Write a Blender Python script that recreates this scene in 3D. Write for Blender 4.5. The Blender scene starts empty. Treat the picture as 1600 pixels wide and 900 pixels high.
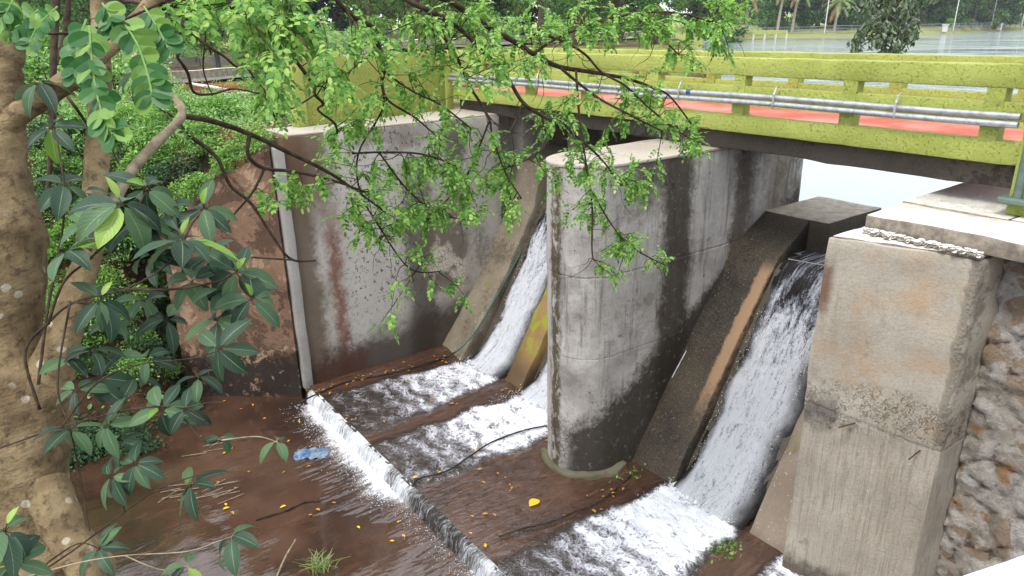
import bpy, bmesh, math, random
from mathutils import Vector, Matrix, noise as NZ
R = random.Random(7)
sc = bpy.context.scene
COL = sc.collection
PI = math.pi
# ------------------------------------------------------------------ camera
# world axes: x = upstream, y = along the footbridge to the far left bank, z = up; camera stands over the origin
F = 1120.0; ROLL = math.atan(0.02); PITCH = math.atan((450-42.5)/F)
CAM = Vector((0, 0, 1.455))
AX = Vector((0.8089, 0.5879, 0)); AX.normalize(); BX = Vector((-AX.y, AX.x, 0))
def _w(v): return Vector((v.dot(AX), v.dot(BX), v.z))
_f = Vector((0, math.cos(PITCH), -math.sin(PITCH))); _u0 = Vector((0, math.sin(PITCH), math.cos(PITCH))); _r0 = Vector((1, 0, 0))
_r = _r0*math.cos(ROLL) - _u0*math.sin(ROLL); _u = _u0*math.cos(ROLL) + _r0*math.sin(ROLL)
FW, RT, UP = _w(_f), _w(_r), _w(_u)
cd = bpy.data.cameras.new('camera'); cam = bpy.data.objects.new('camera', cd); COL.objects.link(cam)
cd.sensor_width = 36; cd.lens = F/1600*36; cd.clip_end = 3000; cd.clip_start = 0.05
cam.matrix_world = Matrix(((RT.x, UP.x, -FW.x, CAM.x), (RT.y, UP.y, -FW.y, CAM.y), (RT.z, UP.z, -FW.z, CAM.z), (0, 0, 0, 1)))
sc.camera = cam
def ray(u, v): return FW + RT*((u-800)/F) + UP*((450-v)/F)
def pt(u, v, d): return CAM + ray(u, v)*d
def onz(u, v, z):
    r = ray(u, v); return CAM + r*((z-CAM.z)/r.z)
# ------------------------------------------------------------------ helpers
def lin(h):
    h = h.lstrip('#'); o = []
    for i in (0, 2, 4):
        c = int(h[i:i+2], 16)/255
        o.append(c/12.92 if c <= .04045 else ((c+.055)/1.055)**2.4)
    return (*o, 1.0)
class NT:
    def __init__(s, name):
        s.m = bpy.data.materials.new(name); s.m.use_nodes = True
        s.t = s.m.node_tree; s.n = s.t.nodes; s.n.clear()
        s.out = s.n.new('ShaderNodeOutputMaterial'); s.b = s.n.new('ShaderNodeBsdfPrincipled')
        s.t.links.new(s.b.outputs[0], s.out.inputs[0]); s._p = None
    def put(s, sock, v):
        if isinstance(v, bpy.types.NodeSocket): s.t.links.new(v, sock)
        elif v is not None: sock.default_value = v
    def pos(s):
        if s._p is None: s._p = s.n.new('ShaderNodeNewGeometry')
        return s._p.outputs['Position']
    def normal(s): s.pos(); return s._p.outputs['Normal']
    def island(s): s.pos(); return s._p.outputs['Random Per Island']
    def obj(s): return s.n.new('ShaderNodeTexCoord').outputs['Object']
    def uv(s): return s.n.new('ShaderNodeTexCoord').outputs['UV']
    def attr(s, name): a = s.n.new('ShaderNodeAttribute'); a.attribute_name = name; return a.outputs['Fac']
    def xyz(s, v=None):
        k = s.n.new('ShaderNodeSeparateXYZ'); s.put(k.inputs[0], v if v is not None else s.pos()); return k.outputs[0], k.outputs[1], k.outputs[2]
    def vec(s, x, y, z=0.0):
        k = s.n.new('ShaderNodeCombineXYZ')
        for i, q in enumerate((x, y, z)): s.put(k.inputs[i], q)
        return k.outputs[0]
    def sv(s, v, sx, sy, sz):
        k = s.n.new('ShaderNodeVectorMath'); k.operation = 'MULTIPLY'; s.put(k.inputs[0], v); k.inputs[1].default_value = (sx, sy, sz); return k.outputs[0]
    def ma(s, op, a, b=None, c=None):
        k = s.n.new('ShaderNodeMath'); k.operation = op; s.put(k.inputs[0], a)
        if b is not None: s.put(k.inputs[1], b)
        if c is not None: s.put(k.inputs[2], c)
        return k.outputs[0]
    def add(s, a, b): return s.ma('ADD', a, b)
    def mul(s, a, b): return s.ma('MULTIPLY', a, b)
    def sub(s, a, b): return s.ma('SUBTRACT', a, b)
    def mx(s, a, b): return s.ma('MAXIMUM', a, b)
    def noise(s, v=None, scale=1.0, det=5.0, rough=.55, dist=0.0, col=False):
        k = s.n.new('ShaderNodeTexNoise'); s.put(k.inputs['Vector'], v if v is not None else s.pos())
        k.inputs['Scale'].default_value = scale; k.inputs['Detail'].default_value = det
        k.inputs['Roughness'].default_value = rough; k.inputs['Distortion'].default_value = dist
        return k.outputs['Color' if col else 'Fac']
    def vor(s, v=None, scale=1.0, feat='F1', out='Distance', rnd=1.0):
        k = s.n.new('ShaderNodeTexVoronoi'); k.feature = feat; s.put(k.inputs['Vector'], v if v is not None else s.pos())
        k.inputs['Scale'].default_value = scale; k.inputs['Randomness'].default_value = rnd; return k.outputs[out]
    def sm(s, x, lo, hi, a=0.0, b=1.0):
        k = s.n.new('ShaderNodeMapRange'); k.interpolation_type = 'SMOOTHSTEP'; s.put(k.inputs[0], x)
        if lo > hi: lo, hi, a, b = hi, lo, b, a
        k.inputs[1].default_value = lo; k.inputs[2].default_value = hi; k.inputs[3].default_value = a; k.inputs[4].default_value = b
        return k.outputs[0]
    def box(s, x, lo, hi, soft): return s.mul(s.sm(x, lo-soft, lo+soft), s.sm(x, hi+soft, hi-soft))
    def mix(s, f, a, b):
        k = s.n.new('ShaderNodeMix'); k.data_type = 'RGBA'; s.put(k.inputs[0], f); s.put(k.inputs[6], a); s.put(k.inputs[7], b); return k.outputs[2]
    def ramp(s, f, stops):
        k = s.n.new('ShaderNodeValToRGB'); s.put(k.inputs[0], f); e = k.color_ramp.elements
        while len(e) < len(stops): e.new(.5)
        for i, (p, c) in enumerate(stops): e[i].position = p; e[i].color = c
        return k.outputs[0]
    def bump(s, h, dist=.02, st=1.0, nrm=None):
        k = s.n.new('ShaderNodeBump'); k.inputs['Strength'].default_value = st; k.inputs['Distance'].default_value = dist
        s.put(k.inputs['Height'], h)
        if nrm is not None: s.put(k.inputs['Normal'], nrm)
        return k.outputs[0]
    def done(s, col, rough=.8, bump=None, spec=.5):
        s.put(s.b.inputs['Base Color'], col); s.put(s.b.inputs['Roughness'], rough); s.put(s.b.inputs['Specular IOR Level'], spec)
        if bump is not None: s.put(s.b.inputs['Normal'], bump)
        return s.m
class MB:
    def __init__(s): s.v = []; s.f = []; s.uv = []; s.mi = []; s.at = []
    def q(s, vs, fs, uvs=None, mi=0):
        k = len(s.v); s.v += [tuple(p) for p in vs]; s.uv += (uvs if uvs else [(0, 0)]*len(vs))
        for f in fs: s.f.append(tuple(i+k for i in f)); s.mi.append(mi)
    def tube(s, pts, rad, n=7, caps=True, mi=0, jit=0.0):
        P = [Vector(p) for p in pts]; k = len(s.v); m = len(P)
        t = (P[1]-P[0]).normalized(); a = t.orthogonal().normalized()
        for i in range(m):
            t2 = (P[min(i+1, m-1)]-P[max(i-1, 0)])
            if t2.length > 1e-7: t = t2.normalized()
            a = a - t*a.dot(t)
            a = a.normalized() if a.length > 1e-6 else t.orthogonal().normalized()
            b = t.cross(a); r = rad[i] if hasattr(rad, '__len__') else rad
            for j in range(n):
                w = 2*PI*j/n; d = a*math.cos(w)+b*math.sin(w); rr = r
                if jit: rr = r*(1+jit*NZ.noise((P[i]+d*r)*(0.9/max(r, .01))*.35) + jit*.5*NZ.noise((P[i]+d*r)*(1.6/max(r, .01))))
                s.v.append(tuple(P[i]+d*rr)); s.uv.append((j/n, i))
        for i in range(m-1):
            for j in range(n):
                s.f.append((k+i*n+j, k+i*n+(j+1) % n, k+(i+1)*n+(j+1) % n, k+(i+1)*n+j)); s.mi.append(mi)
        if caps:
            s.f.append(tuple(k+j for j in reversed(range(n)))); s.mi.append(mi)
            s.f.append(tuple(k+(m-1)*n+j for j in range(n))); s.mi.append(mi)
    def box(s, x0, x1, y0, y1, z0, z1, mi=0):
        s.q([(x0, y0, z0), (x1, y0, z0), (x1, y1, z0), (x0, y1, z0), (x0, y0, z1), (x1, y0, z1), (x1, y1, z1), (x0, y1, z1)],
            [(0, 3, 2, 1), (4, 5, 6, 7), (0, 1, 5, 4), (1, 2, 6, 5), (2, 3, 7, 6), (3, 0, 4, 7)], mi=mi)
    def prism(s, poly, z0, z1):   # poly counter-clockwise in x,y
        n = len(poly)
        s.q([(x, y, z0) for x, y in poly]+[(x, y, z1) for x, y in poly],
            [tuple(reversed(range(n))), tuple(range(n, 2*n))]+[(i, (i+1) % n, n+(i+1) % n, n+i) for i in range(n)])
    def profile(s, prof, y0, y1):  # prof = (x,z) polygon extruded along y
        n = len(prof)
        s.q([(x, y0, z) for x, z in prof]+[(x, y1, z) for x, z in prof],
            [tuple(range(n)), tuple(reversed(range(n, 2*n)))]+[((i+1) % n, i, n+i, n+(i+1) % n) for i in range(n)])
def link(name, me, mats, parent=None):
    o = bpy.data.objects.new(name, me); COL.objects.link(o)
    for m in (mats if isinstance(mats, (list, tuple)) else [mats]): me.materials.append(m)
    if parent is not None:
        o.parent = parent; o.matrix_parent_inverse = Matrix.Translation(parent.location).inverted()
        if parent.type == 'MESH': o.matrix_parent_inverse = Matrix.Identity(4)
    return o
def build(name, mb, mats, parent=None, smooth=None, bevel=0.0, cut=0.0, amp=0.0, freq=1.5, uvs=False, seed=0.0):
    me = bpy.data.meshes.new(name); me.from_pydata(mb.v, [], mb.f)
    if len(mb.mi) == len(me.polygons) and any(mb.mi): me.polygons.foreach_set('material_index', mb.mi)
    if uvs:
        l = me.uv_layers.new(name='UVMap'); idx = [0]*len(me.loops); me.loops.foreach_get('vertex_index', idx)
        flat = []
        for i in idx: flat += mb.uv[i]
        l.data.foreach_set('uv', flat)
    if bevel or cut:
        bm = bmesh.new(); bm.from_mesh(me)
        bmesh.ops.recalc_face_normals(bm, faces=bm.faces)
        if bevel:
            ed = [e for e in bm.edges if len(e.link_faces) == 2 and e.calc_face_angle(0) > .5]
            bmesh.ops.bevel(bm, geom=ed, offset=bevel, segments=2, profile=.5, affect='EDGES')
        if cut:
            for ax in range(3):
                vals = [v.co[ax] for v in bm.verts]; lo, hi = min(vals), max(vals); n = int((hi-lo)/cut)
                for i in range(1, n+1):
                    c = Vector((0, 0, 0)); c[ax] = lo+(hi-lo)*i/(n+1); no = Vector((0, 0, 0)); no[ax] = 1
                    bmesh.ops.bisect_plane(bm, geom=bm.verts[:]+bm.edges[:]+bm.faces[:], plane_co=c, plane_no=no, dist=1e-5)
        if amp:
            for v in bm.verts:
                p = v.co*freq + Vector((seed, 0, 0)); v.co += Vector((NZ.fractal(p, 1, 2, 4), NZ.fractal(p+Vector((9, 3, 1)), 1, 2, 4), NZ.fractal(p+Vector((2, 7, 5)), 1, 2, 4)))*amp
        bm.to_mesh(me); bm.free()
    if smooth is not None:
        me.shade_smooth()
        if smooth > 0: me.set_sharp_from_angle(angle=math.radians(smooth))
    return link(name, me, mats, parent)
def tag(o, label=None, cat=None, group=None, kind=None):
    if label: o['label'] = label
    if cat: o['category'] = cat
    if group: o['group'] = group
    if kind: o['kind'] = kind
    return o
def empty(name, loc, label, cat, group=None):
    o = bpy.data.objects.new(name, None); o.empty_display_size = .2; o.location = loc; COL.objects.link(o)
    return tag(o, label, cat, group)
def struct(o): o['kind'] = 'structure'; return o
def spline(pts, per=6):   # Catmull-Rom through points of any dimension
    out = []; n = len(pts)
    for i in range(n-1):
        p0, p1, p2, p3 = pts[max(i-1, 0)], pts[i], pts[i+1], pts[min(i+2, n-1)]
        for k in range(per):
            t = k/per
            out.append(tuple(.5*((2*b)+(c-a)*t+(2*a-5*b+4*c-d)*t*t+(3*b-a-3*c+d)*t**3) for a, b, c, d in zip(p0, p1, p2, p3)))
    out.append(tuple(pts[-1])); return out
def grid(xs, ys, fn, uvfn=None):
    mb = MB(); nx, ny = len(xs), len(ys)
    for x in xs:
        for y in ys:
            mb.v.append(fn(x, y)); mb.uv.append(uvfn(x, y) if uvfn else (x, y))
    for i in range(nx-1):
        for j in range(ny-1):
            mb.f.append((i*ny+j, (i+1)*ny+j, (i+1)*ny+j+1, i*ny+j+1)); mb.mi.append(0)
    return mb
def lsp(a, b, n): return [a+(b-a)*i/(n-1) for i in range(n)]
def ss(x, lo, hi):
    t = max(0, min(1, (x-lo)/(hi-lo))); return t*t*(3-2*t)
# ------------------------------------------------------------------ world and light
w = bpy.data.worlds.new('World'); sc.world = w; w.use_nodes = True
wt = w.node_tree; bg = wt.nodes['Background']
sky = wt.nodes.new('ShaderNodeTexSky'); sky.sky_type = 'NISHITA'; sky.sun_disc = False
SUN_EL, SUN_AZ = math.radians(58), math.radians(197)   # azimuth measured in the x,y plane
sky.sun_elevation = SUN_EL; sky.sun_rotation = PI/2 - SUN_AZ; sky.air_density = 1.0; sky.dust_density = 2.5; sky.altitude = 300
# thin overcast: the sky colour is veiled with even white cloud
tc = wt.nodes.new('ShaderNodeTexCoord'); cn = wt.nodes.new('ShaderNodeTexNoise'); cn.inputs['Scale'].default_value = 2.2; cn.inputs['Detail'].default_value = 5
mr = wt.nodes.new('ShaderNodeMapRange'); mr.inputs[1].default_value = .3; mr.inputs[2].default_value = .7; mr.inputs[3].default_value = .62; mr.inputs[4].default_value = .97
mxn = wt.nodes.new('ShaderNodeMix'); mxn.data_type = 'RGBA'; mxn.inputs[7].default_value = (10.6, 11.0, 11.6, 1)
wt.links.new(tc.outputs['Generated'], cn.inputs['Vector']); wt.links.new(cn.outputs['Fac'], mr.inputs[0]); wt.links.new(mr.outputs[0], mxn.inputs[0])
wt.links.new(sky.outputs[0], mxn.inputs[6]); wt.links.new(mxn.outputs[2], bg.inputs['Color']); bg.inputs['Strength'].default_value = .10
sd = bpy.data.lights.new('sun', 'SUN'); sd.energy = 1.5; sd.angle = math.radians(14); sd.color = (1, .955, .88)
so = bpy.data.objects.new('sun', sd); COL.objects.link(so)
sdir = Vector((math.cos(SUN_EL)*math.cos(SUN_AZ), math.cos(SUN_EL)*math.sin(SUN_AZ), math.sin(SUN_EL)))
so.rotation_euler = (-sdir).to_track_quat('-Z', 'Y').to_euler(); so.location = (0, 0, 40)
sc.view_settings.view_transform = 'Standard'; sc.view_settings.look = 'None'; sc.view_settings.gamma = 1; sc.view_settings.exposure = 1.0
sc.cycles.use_denoising = True
sc.cycles.max_bounces = 6; sc.cycles.transparent_max_bounces = 8
# ------------------------------------------------------------------ materials: concrete
def concrete(name, c1='#8f8a80', c2='#a7a299', dark='#2f2a25', streak=.5, patch=.5, extra=None, bump=.012, rough=.85, fine=.35):
    n = NT(name); p = n.pos(); x, y, z = n.xyz()
    base = n.mix(n.sm(n.noise(scale=1.3, det=6, rough=.65), .3, .7), lin(c1), lin(c2))
    g = n.noise(scale=38, det=4, rough=.7)
    base = n.mix(n.mul(n.sm(g, .35, .75), fine), base, lin('#6d675e'))
    st = n.noise(n.sv(p, 2.6, 2.6, .22), scale=1.6, det=7, rough=.65); br = n.noise(scale=7, det=8, rough=.75)
    s = n.add(n.mul(st, .75), n.mul(br, .35))
    base = n.mix(n.mul(n.sm(s, .60, .74), streak), base, lin('#4c4237'))
    pa = n.add(n.mul(n.noise(scale=.8, det=3), .5), n.mul(n.noise(scale=11, det=8, rough=.8), .5))
    base = n.mix(n.mul(n.sm(pa, .555, .60), patch), base, lin(dark))
    h = n.add(n.mul(g, .35), n.add(n.mul(br, .8), n.mul(n.noise(scale=90, det=2), .15)))
    rg = rough
    if extra:
        r = extra(n, base, x, y, z, st, br)
        base = r[0]
        if len(r) > 1 and r[1] is not None: h = n.add(h, r[1])
        if len(r) > 2: rg = r[2]
    return n.done(base, rg, n.bump(h, bump), .3)
def wall_stain(n, c, x, y, z, st, br):
    wob = n.mul(n.sub(n.noise(scale=1.1, det=4), .5), .9); wf = n.mul(n.sub(br, .5), 1.0)
    xx = n.add(n.add(x, n.mul(wob, .5)), n.mul(wf, .55)); zz = n.add(n.add(z, wob), n.mul(wf, .9))
    c = n.mix(n.mul(n.box(xx, 3.9, 4.62, .12), .85), c, lin('#574838'))
    c = n.mix(n.mul(n.mul(n.box(xx, 3.9, 5.05, .2), n.sm(zz, -2.3, -1.0)), .85), c, lin('#57402f'))
    c = n.mix(n.mul(n.mul(n.box(xx, 4.82, 5.06, .12), n.sm(zz, -1.2, -2.4)), .85), c, lin('#6b3c2c'))
    c = n.mix(n.mul(n.box(xx, 5.15, 6.4, .25), .55), c, lin('#b3b0a9'))
    sp = n.noise(n.sv(n.pos(), 1, 1, .8), scale=17, det=5, rough=.75)
    c = n.mix(n.mul(n.mul(n.sm(sp, .56, .6), n.box(x, 5.0, 7.0, .5)), n.mul(n.sm(z, -4.4, -3.6), .9)), c, lin('#37312c'))
    c = n.mix(n.mul(n.mul(n.box(xx, 6.45, 7.1, .16), n.sm(zz, -.9, -1.8)), .8), c, lin('#3b342b'))
    c = n.mix(n.mul(n.mul(n.box(xx, 5.4, 7.2, .3), n.sm(zz, -.85, -.5)), .55), c, lin('#4a4038'))
    e = n.vor(n.add_v(n.pos(), n.noise(scale=3, det=2, col=True), .12), 11, 'DISTANCE_TO_EDGE')
    cellm = n.mul(n.box(xx, 6.95, 7.95, .2), n.box(zz, -3.9, -1.9, .35))
    c = n.mix(n.mul(cellm, .8), c, lin('#55493c'))
    c = n.mix(n.mul(n.mul(n.sm(e, .018, .05), cellm), n.sm(n.noise(scale=2.2, det=3), .42, .55)), c, lin('#b3aca0'))
    c = n.mix(n.mul(n.mul(n.box(xx, 7.5, 7.9, .1), n.sm(zz, -2.2, -1.2)), .8), c, lin('#40372f'))
    base = n.sm(n.add(zz, n.mul(n.sub(x, 5.0), -.16)), -4.15, -4.85)
    c = n.mix(n.mul(base, .88), c, lin('#352b22'))
    c = n.mix(n.mul(n.mul(n.box(xx, 4.3, 5.4, .2), n.sm(zz, -4.3, -4.9)), .8), c, lin('#4a2d22'))
    return c, None
def add_v(s, a, b, f):
    k = s.n.new('ShaderNodeVectorMath'); k.operation = 'MULTIPLY_ADD'; s.put(k.inputs[0], b); k.inputs[1].default_value = (f, f, f); s.put(k.inputs[2], a); return k.outputs[0]
NT.add_v = add_v
def pier_stain(n, c, x, y, z, st, br):
    wob = n.mul(n.sub(n.noise(scale=1.3, det=4), .5), .7); wf = n.mul(n.sub(br, .5), 1.0)
    xx = n.add(n.add(x, n.mul(wob, .5)), n.mul(wf, .55)); zz = n.add(n.add(z, wob), n.mul(wf, .9)); yy = n.add(y, n.add(n.mul(wf, .22), n.mul(wob, .1)))
    flank = n.sm(y, 7.25, 7.0)
    mo = n.noise(scale=2.4, det=8, rough=.72); c = n.mix(n.mul(n.sm(mo, .50, .62), .5), c, lin('#bdbab6')); c = n.mix(n.mul(n.sm(mo, .46, .36), .5), c, lin('#676159'))
    # long dark runs down the right flank
    c = n.mix(n.mul(n.mul(n.box(xx, 7.72, 8.35, .13), flank), .9), c, lin('#30281f'))
    c = n.mix(n.mul(n.mul(n.box(xx, 6.95, 7.85, .25), n.mul(n.sm(zz, -1.1, -.55), flank)), .85), c, lin('#352d26'))
    c = n.mix(n.mul(n.mul(n.box(xx, 8.45, 9.35, .12), n.mul(flank, n.sm(z, -3.6, -2.6))), .55), c, lin('#b4b2b0'))
    c = n.mix(n.mul(n.mul(n.box(xx, 9.3, 9.75, .14), flank), .8), c, lin('#41372c'))
    c = n.mix(n.mul(n.mul(n.box(xx, 10.2, 10.7, .2), flank), .5), c, lin('#6a5c46'))
    # wet black foot
    c = n.mix(n.mul(n.mul(n.sm(n.add(zz, n.mul(n.sub(x, 6.3), -.62)), -3.95, -4.35), n.sm(n.add(y, n.mul(wf, .3)), 7.4, 7.1)), .93), c, lin('#2a241b'))
    # left edge of the nose: brown-black mottling between pale margins
    band = n.box(yy, 7.36, 7.58, .05)
    c = n.mix(n.mul(n.sm(y, 7.38, 7.55), .55), c, lin('#aeaaa2'))
    c = n.mix(n.mul(n.mul(band, n.sm(n.noise(n.sv(n.pos(), 1, 1, .5), scale=9, det=6, rough=.7), .38, .52)), .92), c, lin('#40351f'))
    e = n.vor(n.add_v(n.pos(), n.noise(scale=4, det=2, col=True), .1), 13, 'DISTANCE_TO_EDGE')
    m = n.mul(n.box(zz, -4.9, -4.1, .25), n.sm(y, 6.95, 7.2))
    c = n.mix(n.mul(n.mul(m, n.sm(e, .05, .02)), .9), c, lin('#2f281f'))
    m2 = n.mul(n.sm(n.noise(n.sv(n.pos(), 1, 1, .45), scale=1.5, det=3), .52, .62), n.box(zz, -2.0, -.5, .3))
    c = n.mix(n.mul(n.mul(m2, n.sm(e, .04, .02)), .55), c, lin('#5a5146'))
    j = n.mx(n.box(n.add(z, n.mul(n.sub(br, .5), .05)), -1.87, -1.845, .012), n.mul(n.box(n.add(z, n.mul(n.sub(br, .5), .05)), -3.12, -3.10, .012), .6))
    c = n.mix(n.mul(n.mul(j, n.sm(br, .4, .6)), .55), c, lin('#4a443c'))
    c = n.mix(n.mul(n.sm(n.noise(n.sv(n.pos(), 6, 6, .5), 1.3, 7, .7), .5, .66), .5), c, lin('#332c24'))
    c = n.mix(n.mul(n.sm(n.noise(scale=9, det=8, rough=.8), .56, .64), .4), c, lin('#9a958d'))
    c = n.mix(n.mul(n.sm(n.noise(scale=4, det=9, rough=.8), .60, .64), .75), c, lin('#2b251d'))
    return c, n.mul(j, -.5)
def block_stain(n, c, x, y, z, st, br):
    wf = n.mul(n.sub(br, .5), .5); zz = n.add(z, wf)
    lo = n.noise(scale=1.7, det=4)
    up = n.sm(zz, -2.85, -2.7)
    c = n.mix(n.mul(n.mul(n.sm(n.add(lo, n.mul(br, .3)), .62, .92), up), .6), c, lin('#a5845f'))
    c = n.mix(n.mul(n.mul(n.sm(n.noise(n.sv(n.pos(), 1.6, 1.6, .5), scale=2.1, det=6, rough=.7), .55, .7), up), .55), c, lin('#8a7f6a'))
    bm_ = n.noise(n.sv(n.pos(), 38, 38, .7), scale=1, det=7, rough=.78)
    c = n.mix(n.mul(n.sub(1.0, up), n.mul(n.sm(bm_, .46, .62), .6)), c, lin('#7b7264'))
    crk = n.vor(n.add_v(n.pos(), n.noise(scale=9, det=6, col=True), .35), 17, 'DISTANCE_TO_EDGE')
    band = n.mul(n.box(n.add(zz, n.mul(n.sub(y, 3.3), .12)), -2.8, -2.35, .15), n.sm(lo, .35, .55))
    cr = n.mul(n.mul(n.sm(crk, .07, .0), band), n.sm(br, .42, .58))
    c = n.mix(n.mul(cr, .65), c, lin('#5d564a'))
    jt = n.box(n.add(z, n.add(n.mul(wf, .25), n.mul(n.sub(y, 2.6), -.12))), -2.87, -2.84, .02)
    c = n.mix(n.mul(n.mul(jt, n.sm(br, .35, .6)), .5), c, lin('#5f574b'))
    c = n.mix(n.mul(n.sm(n.noise(n.sv(n.pos(), 1, 1, 1), scale=3.3, det=2), .68, .74), .5), c, lin('#66625e'))
    # rusty run at the upper left arris, dirt at the foot, dark splash near the joint
    c = n.mix(n.mul(n.mul(n.box(y, 3.86, 4.05, .05), n.box(zz, -1.55, -1.0, .15)), .8), c, lin('#5b3a20'))
    c = n.mix(n.mul(n.mul(n.box(n.add(y, wf), 3.62, 3.98, .06), n.box(zz, -2.95, -2.6, .12)), .75), c, lin('#4f4b48'))
    c = n.mix(n.mul(n.sm(zz, -4.75, -5.0), .8), c, lin('#3c3327'))
    # raw strip down the right-hand arris
    ed = n.box(n.add(y, n.mul(wf, .3)), 2.61, 2.68, .02)
    c = n.mix(n.mul(n.mul(ed, up), .6), c, lin('#6f675b'))
    h = n.add(n.mul(cr, -2.0), n.add(n.mul(n.mul(ed, up), n.mul(n.noise(scale=28, det=4), 1.5)), n.mul(n.mul(n.sub(1.0, up), bm_), .4)))
    return c, n.add(h, n.mul(jt, -.5))
M = {}
M['wall'] = concrete('stained_concrete', '#979289', '#b3afa8', streak=.5, patch=.35, extra=wall_stain)
M['pier'] = concrete('pier_concrete', '#8f8c87', '#aaa7a3', streak=.7, patch=.45, extra=pier_stain)
M['block'] = concrete('raw_concrete', '#a0988b', '#b0a99d', streak=.22, patch=.10, extra=block_stain, bump=.016)
def slab_x(n, c, x, y, z, st, br):
    d = n.noise(scale=1.9, det=7, rough=.7); c = n.mix(n.mul(n.sm(d, .48, .66), .4), c, lin('#ab9c89')); c = n.mix(n.mul(n.sm(n.noise(scale=22, det=5, rough=.75), .6, .68), .7), c, lin('#7c6a57'))
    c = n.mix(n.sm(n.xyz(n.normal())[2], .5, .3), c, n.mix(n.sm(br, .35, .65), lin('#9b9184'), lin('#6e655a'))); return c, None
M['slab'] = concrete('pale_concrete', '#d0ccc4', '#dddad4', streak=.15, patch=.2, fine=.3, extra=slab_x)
M['cap'] = concrete('dusty_concrete', '#a39a8d', '#b5aca0', streak=.2, patch=.3, fine=.4)
M['strip'] = concrete('new_render', '#86837f', '#9b9895', streak=.6, patch=.3)
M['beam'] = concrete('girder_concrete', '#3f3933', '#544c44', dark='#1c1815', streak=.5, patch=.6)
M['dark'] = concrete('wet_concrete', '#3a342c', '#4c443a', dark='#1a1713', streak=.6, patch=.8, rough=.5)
def plinth_x(n, c, x, y, z, st, br):
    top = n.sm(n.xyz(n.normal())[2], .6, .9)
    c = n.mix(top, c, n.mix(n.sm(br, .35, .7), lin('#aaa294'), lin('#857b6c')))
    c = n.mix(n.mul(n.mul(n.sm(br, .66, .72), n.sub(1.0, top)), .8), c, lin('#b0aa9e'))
    return c, None
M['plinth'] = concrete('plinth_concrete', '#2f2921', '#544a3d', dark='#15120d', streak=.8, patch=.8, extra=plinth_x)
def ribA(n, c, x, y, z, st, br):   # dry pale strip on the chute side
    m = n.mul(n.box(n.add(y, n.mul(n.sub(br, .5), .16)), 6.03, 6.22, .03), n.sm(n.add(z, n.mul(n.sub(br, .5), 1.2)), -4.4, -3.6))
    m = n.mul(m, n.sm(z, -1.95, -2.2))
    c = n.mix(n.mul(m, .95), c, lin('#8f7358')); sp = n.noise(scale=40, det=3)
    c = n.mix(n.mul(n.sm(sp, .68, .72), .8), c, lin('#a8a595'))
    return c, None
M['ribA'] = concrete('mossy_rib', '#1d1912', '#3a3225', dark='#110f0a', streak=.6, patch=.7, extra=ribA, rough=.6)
def ribB(n, c, x, y, z, st, br):
    c = n.mix(n.mul(n.sm(n.add(n.noise(scale=2.1, det=3), n.mul(br, .4)), .66, .8), n.mul(n.box(z, -4.4, -3.3, .3), .9)), c, lin('#83891f'))
    c = n.mix(n.mul(n.sm(z, -4.4, -4.9), .7), c, lin('#40342a')); return c, None
M['ribB'] = concrete('ochre_rib', '#75592f', '#8f7241', dark='#4a3a22', streak=.5, patch=.3, extra=ribB, rough=.6)
def ribC(n, c, x, y, z, st, br):
    c = n.mix(n.mul(n.sm(n.noise(scale=26, det=3), .64, .7), .7), c, lin('#b9b7a2'))
    c = n.mix(n.mul(n.sm(n.noise(scale=2.5, det=3), .6, .7), .5), c, lin('#6d6a3a')); return c, None
M['ribC'] = concrete('grey_rib', '#6e6052', '#84776a', dark='#3d372f', streak=.5, patch=.35, extra=ribC, rough=.6)
M['ribD'] = concrete('tan_rib', '#655b4c', '#7d7364', dark='#332b22', streak=.7, patch=.5, extra=ribC, rough=.65)
def wing_x(n, c, x, y, z, st, br):
    c = n.mix(n.mul(n.sm(n.add(z, n.mul(n.sub(br, .5), 1.4)), -4.0, -4.6), .93), c, lin('#1f1a16'))
    c = n.mix(n.mul(n.sm(n.noise(scale=3, det=6, rough=.7), .58, .64), .7), c, lin('#9a7c62'))
    pe = n.noise(scale=1.7, det=9, rough=.75, dist=.5); c = n.mix(n.mul(n.sm(pe, .53, .56), .75), c, lin('#46342a')); c = n.mix(n.mul(n.sm(pe, .44, .41), .7), c, lin('#a48a72')); c = n.mix(n.mul(n.sm(n.noise(scale=26, det=5, rough=.8), .57, .65), .6), c, lin('#3a2c23'))
    return c, n.mul(n.sm(pe, .53, .56), -.6)
M['wing'] = concrete('laterite_wall', '#654a39', '#80644e', dark='#2f241d', streak=.6, patch=.5, extra=wing_x)
def paint(name, c1, c2, wear='#6c6a34', rb=.6, dirt=.4):
    n = NT(name); x, y, z = n.xyz()
    a = n.noise(scale=1.7, det=5); g = n.noise(scale=26, det=6, rough=.7); s = n.noise(n.sv(n.pos(), 3, 3, .5), scale=1.5, det=6, rough=.7)
    c = n.mix(n.sm(a, .3, .7), lin(c1), lin(c2))
    c = n.mix(n.mul(n.sm(n.add(n.mul(s, .7), n.mul(g, .3)), .56, .72), dirt), c, lin(wear))
    c = n.mix(n.mul(n.sm(n.noise(scale=60, det=4, rough=.8), .66, .72), dirt), c, lin('#4f4c26'))
    ck = n.vor(n.add_v(n.pos(), n.noise(scale=5, det=4, col=True), .3), 2.2, 'DISTANCE_TO_EDGE')
    c = n.mix(n.mul(n.mul(n.sm(ck, .004, .001), n.sm(a, .56, .62)), .5), c, lin('#55522c'))
    h = n.add(n.mul(g, .9), n.mul(n.noise(scale=11, det=8, rough=.8), 1.1)); po = n.noise(scale=34, det=3); h = n.sub(h, n.mul(n.sm(po, .60, .70), .8)); c = n.mix(n.mul(n.sm(po, .64, .74), .22), c, lin('#6e6d36'))
    return n.done(c, rb, n.bump(h, .03), .3)
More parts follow.
